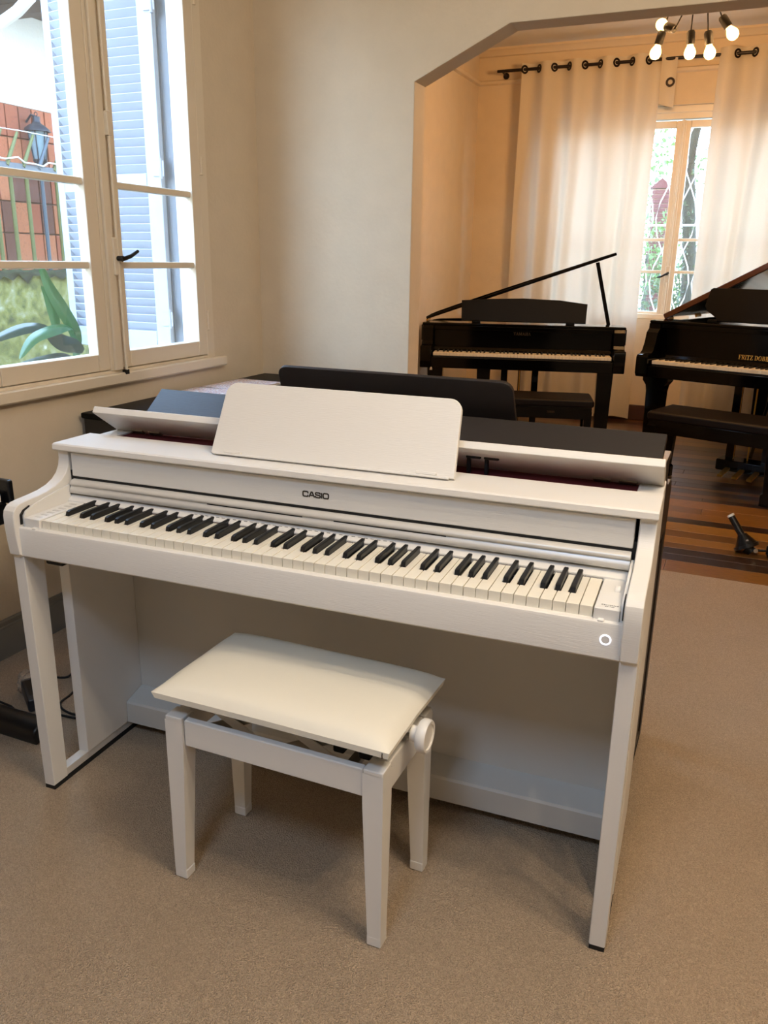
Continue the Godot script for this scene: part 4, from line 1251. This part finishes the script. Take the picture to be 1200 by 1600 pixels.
func grand(o: Node3D, y: float, rim_h: float, back_z: float, curved_arm: bool, desk: Array, lid_deg: float, lid_mat: Material) -> void:
	# own axes: key fronts at z = 0, y = top of the white keys; player towards +z
	var T := y + rim_h                        # top of the rim
	var Bt := y - 0.105                       # underside
	var bay := P([-0.70, -0.16, -0.70, back_z * 0.72, -0.66, back_z * 0.88, -0.52, back_z * 0.975, -0.32, back_z, -0.12, back_z * 0.965, 0.08, back_z * 0.87, 0.24, back_z * 0.73, 0.40, back_z * 0.60, 0.58, back_z * 0.50, 0.68, back_z * 0.42, 0.70, back_z * 0.33, 0.70, -0.16])
	part("rim", sh().prism(bay, Bt + 0.02, T - 0.10, "y", 0.004, 35.0), M.gloss, o)
	# upper rim as a wall round the open top
	var s := sh()
	for i in bay.size() - 1:
		s.bar(V(bay[i].x, T - 0.055, bay[i].y), V(bay[i + 1].x, T - 0.055, bay[i + 1].y), 0.03, 0.11, Vector3.UP, 0.003)
	part("upper_rim", s, M.gloss, o)
	part("plate", sh().prism(bay, T - 0.099, T - 0.085, "y"), M.plate if curved_arm else M.satin_black, o)
	for sg in [-1.0, 1.0]:
		var x0 := -0.70 if sg < 0 else 0.622
		var outl: PackedVector2Array
		if curved_arm:
			outl = P([-0.17, Bt, 0.03, Bt, 0.045, Bt + 0.02, 0.045, y + 0.02, 0.035, y + 0.035, 0.0, y + 0.04, -0.03, y + 0.06, -0.055, y + 0.11, -0.07, y + 0.17, -0.10, T - 0.03, -0.10, T, -0.17, T])
		else:
			outl = P([-0.17, Bt, 0.03, Bt, 0.035, Bt + 0.01, 0.035, y + 0.03, 0.028, y + 0.045, -0.06, y + 0.05, -0.075, y + 0.07, -0.085, T - 0.02, -0.10, T, -0.17, T])
		part("cheek", sh().prism(outl, x0, x0 + 0.078, "x", 0.004, 30.0), M.gloss, o)
	part("key_slip", box(V(-0.622, Bt, -0.02), V(0.622, y - 0.03, 0.03), 0.004), M.gloss, o)
	part("key_bed", box(V(-0.622, Bt, -0.17), V(0.622, y - 0.045, -0.02)), M.satin_black, o)
	var kb := part("key_frame", box(V(-0.612, y - 0.03, -0.15), V(0.612, y - 0.024, -0.006)), M.slot, o)
	keyboard(kb, y, -0.145)
	part("fallboard", sh().prism(P([-0.14, y + 0.005, -0.125, y + 0.01, -0.132, y + 0.028, -0.140, y + 0.032, -0.144, y + rim_h * 0.5, -0.146, T - 0.03, -0.17, T - 0.03, -0.17, y + 0.005]), -0.622, 0.622, "x", 0.002, 30.0), M.gloss, o)
	part("name_rail", box(V(-0.622, T - 0.03, -0.20), V(0.622, T, -0.115), 0.004), M.gloss, o)
	# folded front part of the lid lies on the rim
	part("front_top", box(V(-0.705, T, -0.34), V(0.705, T + 0.018, -0.115), 0.005), M.gloss, o)
	var top := T + 0.018
	# music desk
	var d := part("music_desk", sh().prism(P(desk), -0.02, 0.0, "z", 0.003, 25.0), M.satin_black, o, V(0, top + 0.012, -0.20))
	d.rotation.x = deg_to_rad(-14)
	for x in [-0.33, 0.33]:
		part("desk_foot", box(V(x - 0.03, top, -0.25), V(x + 0.03, top + 0.02, -0.19), 0.003), M.satin_black, o)
	# main lid, hinged on the left
	var pivot := V(-0.70, top + 0.006, 0)
	var lid := PackedVector2Array()
	for q in bay:
		lid.append(Vector2(q.x + 0.70, minf(q.y, -0.34)))
	var lo := Node3D.new()
	var l := part("lid", sh().prism(lid, 0.0, 0.02, "y", 0.004, 35.0), lid_mat, o, pivot)
	l.rotation.z = deg_to_rad(lid_deg)
	if curved_arm:
		part("lid_edge", box(V(0.0, -0.012, -0.345), V(1.38, 0.026, -0.318), 0.006), M.lid_edge_warm_lit, l)  # warm light on the black lid edge, put into a brown colour
	for z in [-0.42, back_z * 0.6]:
		part("lid_hinge", sh().tube([V(-0.70, top, z - 0.04), V(-0.70, top, z + 0.04)], 0.009, 8), M.gold, o)
	# lid prop
	var a := deg_to_rad(lid_deg)
	var reach := 1.27
	part("lid_prop", sh().bar(V(0.62, T - 0.02, -0.40), V(-0.70 + reach * cos(a), top + reach * sin(a), -0.40), 0.018, 0.026, Vector3.UP, 0.003), M.gloss, o)
	# legs with a shoulder, lyre with pedals
	for q in [[-0.60, -0.10], [0.585, -0.10], [-0.28, back_z * 0.82]]:
		var lp := sh()
		if curved_arm:
			lp.prism(P([-0.085, Bt, 0.085, Bt, 0.085, Bt - 0.03, 0.062, Bt - 0.06, 0.055, Bt - 0.10, 0.045, 0.06, 0.055, 0.05, 0.055, 0.03, -0.055, 0.03, -0.055, 0.05, -0.045, 0.06, -0.055, Bt - 0.10, -0.062, Bt - 0.06, -0.085, Bt - 0.03]), -0.05, 0.05, "z", 0.006, 30.0)
			lp.v = shifted(lp.v, V(q[0], 0, q[1]))
		else:
			lp.prism(P([-0.055, Bt, 0.055, Bt, 0.042, 0.03, -0.042, 0.03]), -0.04, 0.04, "z", 0.004)
			lp.v = shifted(lp.v, V(q[0], 0, q[1]))
		var leg := part("leg", lp, M.gloss, o)
		part("caster", sh().at(Transform3D(Basis(Vector3.RIGHT, PI / 2), V(q[0], 0.022, q[1]))).lathe([Vector2(0, -0.012), Vector2(0.02, -0.012), Vector2(0.022, -0.008), Vector2(0.022, 0.008), Vector2(0.02, 0.012), Vector2(0, 0.012)], 16), M.gold, leg)
	var ly := part("lyre", sh().bar(V(-0.11, Bt, -0.20), V(-0.11, 0.12, -0.20), 0.045, 0.045, Vector3.RIGHT, 0.004).bar(V(0.11, Bt, -0.20), V(0.11, 0.12, -0.20), 0.045, 0.045, Vector3.RIGHT, 0.004).box(V(-0.17, 0.05, -0.27), V(0.17, 0.12, -0.13), 0.006), M.gloss, o)
	for x in [-0.09, 0.0, 0.09]:
		part("pedal", sh().prism(P([-0.13, 0.06, 0.0, 0.035, 0.01, 0.04, 0.0, 0.052, -0.13, 0.075]), x - 0.016, x + 0.016, "x", 0.003), M.gold, ly)
		part("pedal_rod", sh().tube([V(x, 0.12, -0.20), V(x, Bt, -0.20)], 0.005, 8), M.gold, ly)
	part("lyre_stay", sh().tube([V(0, 0.13, -0.25), V(0, Bt, -0.55)], 0.01, 8), M.gloss, ly)


func shifted(v: PackedVector3Array, d: Vector3) -> PackedVector3Array:
	var r := PackedVector3Array()
	for q in v:
		r.append(q + d)
	return r


func grand_bench(o: Node3D, hx: float, hz: float, y: float, curved: bool) -> void:
	part("seat", sh().box(V(-hx, y - 0.055, -hz), V(hx, y, hz), 0.016), M.bench_leather, o)
	part("apron", box(V(-hx + 0.012, y - 0.13, -hz + 0.012), V(hx - 0.012, y - 0.05, hz - 0.012), 0.004), M.gloss, o)
	for sx in [-1.0, 1.0]:
		for sz in [-1.0, 1.0]:
			var x: float = sx * (hx - 0.035)
			var z: float = sz * (hz - 0.035)
			var lp := sh()
			if curved:
				lp.prism(P([-0.03, y - 0.08, 0.03, y - 0.08, 0.03, y - 0.17, 0.018, 0.075, 0.03, 0.065, 0.03, 0.0, -0.03, 0.0, -0.03, 0.065, -0.018, 0.075, -0.03, y - 0.17]), -0.026, 0.026, "z", 0.005)
			else:
				lp.prism(P([-0.025, y - 0.08, 0.025, y - 0.08, 0.02, 0.0, -0.02, 0.0]), -0.022, 0.022, "z", 0.003)
			lp.v = shifted(lp.v, V(x, 0, z))
			part("leg", lp, M.gloss, o)


func build_grands() -> void:
	var a := thing("grand_piano", "black baby grand with plain upright music desk, left one in the far room", "piano", V(-0.627, 0, -4.305), deg_to_rad(14.5))
	grand(a, 0.689, 0.178, -0.95, false, [-0.435, 0.0, 0.435, 0.0, 0.44, 0.135, 0.25, 0.158, 0.0, 0.166, -0.25, 0.158, -0.44, 0.145], 19.5, M.gloss)
	text_part("logo", "YAMAHA", "Droid Serif", 700, 0.02, 0.12, M.brass_dull, a.get_node("fallboard"), Transform3D(Basis(), V(0, 0.689 + 0.13, -0.1440)))
	part("headphone_hook", sh().tube([V(-0.62, 0.585, 0.02), V(-0.62, 0.565, 0.03)], 0.011, 10), M.chrome, a)
	var b := thing("grand_piano", "black grand piano with propped lid and gold lettering, cut by the right edge", "piano", V(0.833, 0, -4.028), deg_to_rad(-18.25))
	grand(b, 0.712, 0.225, -1.50, true, [-0.30, 0.0, 0.30, 0.0, 0.33, 0.03, 0.38, 0.06, 0.40, 0.09, 0.385, 0.195, 0.37, 0.205, -0.37, 0.205, -0.385, 0.195, -0.40, 0.09, -0.38, 0.06, -0.33, 0.03], 28.5, M.gloss)
	text_part("lettering", "FRITZ DOBBERT", "Droid Serif", 700, 0.028, 0.235, M.gold, b.get_node("fallboard"), Transform3D(Basis(Vector3.RIGHT, -0.05), V(-0.005, 0.766, -0.1405)))
	var c := thing("piano_bench", "black leather bench in front of the left baby grand", "bench", V(-0.365, 0, -4.15), deg_to_rad(14.5))
	grand_bench(c, 0.275, 0.165, 0.45, false)
	text_part("logo", "YAMAHA", "Droid Serif", 700, 0.013, 0.05, M.plate, c.get_node("apron"), Transform3D(Basis(), V(0, 0.365, 0.1535)))
	var d := thing("piano_bench", "wide black bench with curved feet in front of the gold-lettered grand", "bench", V(0.72, 0, -3.855), deg_to_rad(-18.4))
	grand_bench(d, 0.39, 0.18, 0.455, true)


func curtain(o: Node3D, x0: float, x1: float, phase: float, period: float, amp: float, zc: float, y0: float, y1: float, drift: float) -> void:
	# own axes: world; a folded sheet hung on the rod at zc
	var cols := int((x1 - x0) / 0.011)
	var front := []
	for j in 27:
		var t := j / 26.0
		var y := lerpf(y1, y0, t)
		var row := []
		for i in cols + 1:
			var u := float(i) / cols
			var x := lerpf(x0, x1, u)
			var loose := smoothstep(0.0, 0.5, t)
			var ph := TAU * (x - phase) / period
			var z := zc + amp * cos(ph) * (1.0 - 0.25 * loose)
			z += loose * (0.018 * sin(ph * 0.5 + 1.3 + t * 1.2) + 0.012 * sin(ph * 2.0 + t * 2.0 + 0.7))
			var xx := x + loose * 0.018 * sin(ph * 0.5 + t * 2.0) + drift * t * (1.0 - u)
			row.append(V(xx, y + (0.012 * sin(ph * 0.7) if j == 26 else 0.0), z))
		front.append(row)
	var s := sh().grid(front, false)
	part("fabric", s, M.curtain, o)
	# hem band: a doubled strip along the top
	var hem := []
	for j in 2:
		var row := []
		for q in front[j * 1]:
			row.append(q + V(0, 0, 0.003))
		hem.append(row)
	part("heading_tape", sh().grid(hem), M.curtain, o)


func build_curtains() -> void:
	var zr := -5.90
	var yr := 2.80
	var r := thing("curtain_rod", "thin dark brown curtain rod across the far wall", "rod")
	part("rod", sh().tube([V(-1.375, yr, zr), V(1.75, yr, zr)], 0.012, 12), M.rod, r)
	for x in [-1.34, 0.62, 1.70]:
		part("bracket", sh().tube([V(x, yr, zr), V(x, yr - 0.01, FAR - 0.0)], 0.007, 8).at(Transform3D(Basis(Vector3.RIGHT, PI / 2), V(x, yr - 0.01, FAR + 0.006))).lathe([Vector2(0, -0.006), Vector2(0.025, -0.006), Vector2(0.025, 0.004), Vector2(0, 0.006)], 16), M.rod, r)
	var specs := [
		["curtain", "cream linen curtain with dark rings, left of the far window", -1.165, -0.075, -0.965, 0.243, 0.04, -0.0],
		["curtain", "cream linen curtain with dark rings, right of the far window", 0.335, 1.55, 0.395, 0.243, 0.04, -0.01]]
	for s in specs:
		var o := thing(s[0], s[1], "curtain", Vector3.ZERO, 0.0, "linen curtains of the far window")
		curtain(o, s[2], s[3], s[4], s[5], s[6], zr, 0.03, yr + 0.045, s[7])
		# rings where the cloth crosses the rod
		var k := ceili((s[2] - s[4]) / (s[5] / 2.0) - 0.5)
		while true:
			var x: float = s[4] + (k + 0.5) * s[5] / 2.0
			if x > s[3] - 0.01:
				break
			if x > s[2] + 0.005:
				var slope: float = -s[6] * TAU / s[5] * sin(TAU * (x - s[4]) / s[5])
				var nrm := V(-slope, 0, 1).normalized()
				var t := Transform3D(Basis(Quaternion(Vector3.UP, nrm)), V(x, yr, zr))
				part("grommet", sh().at(t).lathe([Vector2(0.019, -0.005), Vector2(0.032, -0.005), Vector2(0.034, 0.0), Vector2(0.032, 0.005), Vector2(0.019, 0.005), Vector2(0.017, 0.0), Vector2(0.019, -0.005)], 20), M.grommet, o)
			k += 1
		if s[2] < 0:
			# the last fold slipped off the rod: a flap of cloth with its ring hanging below
			var g := []
			for j in 9:
				var row := []
				for i in 9:
					var u := i / 8.0
					var t := j / 8.0
					row.append(V(-0.075 + u * 0.115, yr + 0.03 - t * 0.34 - 0.03 * u, zr + 0.03 - 0.03 * sin(u * 3.0) - 0.02 * t))
				g.append(row)
			part("loose_fold", sh().grid(g), M.curtain, o)
			part("grommet", sh().at(Transform3D(Basis(Vector3.RIGHT, PI / 2), V(-0.0, yr - 0.165, zr + 0.015))).lathe([Vector2(0.019, -0.005), Vector2(0.032, -0.005), Vector2(0.034, 0.0), Vector2(0.032, 0.005), Vector2(0.019, 0.005), Vector2(0.017, 0.0), Vector2(0.019, -0.005)], 20), M.grommet, o)


# ---------------------------------------------------------------- lamps
func spider_lamp(label: String, hub: Vector3, bulbs: Array, energy: float, tint: Color) -> void:
	var o := thing("pendant_lamp", label, "lamp", hub, 0.0)
	part("canopy", sh().lathe([Vector2(0, 0), Vector2(0.075, 0), Vector2(0.075, -0.02), Vector2(0.06, -0.028), Vector2(0, -0.028)].map(func(q): return Vector2(q.x, q.y)), 24), M.black_metal, o)
	for b in bulbs:
		# b: bulb centre and the way its socket points away from the bulb
		var p: Vector3 = b[0] - hub
		var up: Vector3 = b[1].normalized()
		var top := p + up * 0.115
		var q := Quaternion(Vector3.UP, up) if up.dot(Vector3.DOWN) < 0.999 else Quaternion(Vector3.RIGHT, PI)
		var t := Transform3D(Basis(q), p)
		part("bulb", sh().at(t).lathe([Vector2(0, -0.033), Vector2(0.014, -0.030), Vector2(0.025, -0.021), Vector2(0.031, -0.006), Vector2(0.031, 0.006), Vector2(0.026, 0.020), Vector2(0.018, 0.034), Vector2(0.0135, 0.046), Vector2(0.0, 0.046)], 20), M.bulb, o)
		part("socket", sh().at(t).lathe([Vector2(0, 0.042), Vector2(0.021, 0.042), Vector2(0.023, 0.046), Vector2(0.023, 0.102), Vector2(0.018, 0.112), Vector2(0, 0.114)], 16), M.black_metal, o)
		var mid := top + up * 0.12
		var c := Curve3D.new()
		c.add_point(V(0, -0.028, 0), Vector3.ZERO, V(p.x * 0.3, -0.05, p.z * 0.3))
		c.add_point(top, up * 0.14, Vector3.ZERO)
		var path := []
		for i in 15:
			path.append(c.sample_baked(c.get_baked_length() * i / 14.0, true))
		part("cord", sh().tube(path, 0.004, 6), M.black_metal, o)
		var l := OmniLight3D.new()
		l.name = "bulb_light"
		l.position = p
		l.light_energy = energy
		l.light_color = tint
		l.light_size = 0.028
		l.omni_range = 14.0
		l.omni_attenuation = 2.0
		l.shadow_enabled = true
		o.add_child(l, true)


func build_lamps() -> void:
	# the far room's lamp: five bulbs on black cords
	spider_lamp("pendant lamp of bare glowing bulbs on black cords in the far room", V(0.335, 3.0, -4.0), [
		[V(0.130, 2.578, -4.0), V(0.35, -0.2, 0.3)],
		[V(0.111, 2.437, -4.0), V(0.25, 1.0, 0)],
		[V(0.296, 2.424, -4.0), V(-0.06, 1.0, 0)],
		[V(0.401, 2.416, -4.0), V(-0.2, 1.0, 0)],
		[V(0.507, 2.502, -4.0), V(-0.55, 0.75, 0)]], 0.45, Color(1.0, 0.76, 0.50))
	# its twin in the front room hangs above the bench, out of the frame
	spider_lamp("pendant lamp of bare glowing bulbs hanging in the front room right of the bench", V(1.30, 3.0, 0.45), [
		[V(1.05, 2.50, 0.40), V(0.35, 1.0, 0.0)],
		[V(1.17, 2.45, 0.70), V(0.2, 1.0, -0.3)],
		[V(1.45, 2.42, 0.60), V(-0.2, 1.0, 0)],
		[V(1.53, 2.48, 0.35), V(-0.3, 1.0, 0.2)],
		[V(1.27, 2.44, 0.20), V(0, 1.0, 0.3)]], 0.54, Color(1.0, 0.92, 0.81))
	# unseen ceiling panel behind the camera, added as cool fill for the front
	var c := thing("added_fill_light", "added flat ceiling panel behind the camera, unseen cool fill light", "lamp", V(0.35, CEIL, 2.05))
	part("housing", box(V(-0.32, -0.04, -0.32), V(0.32, 0.0, 0.32), 0.006), M.white_paint, c)
	part("fill_light_panel", box(V(-0.295, -0.044, -0.295), V(0.295, -0.0405, 0.295)), M.panel, c)
	var al := AreaLight3D.new()
	al.name = "fill_area_light"
	al.area_size = Vector2(0.58, 0.58)
	al.position = V(0, -0.05, 0)
	al.rotation.x = -PI / 2
	al.light_color = Color(0.72, 0.85, 1.0)
	al.light_energy = 3.6
	al.area_range = 14.0
	al.area_attenuation = 2.0
	al.shadow_enabled = true
	c.add_child(al)
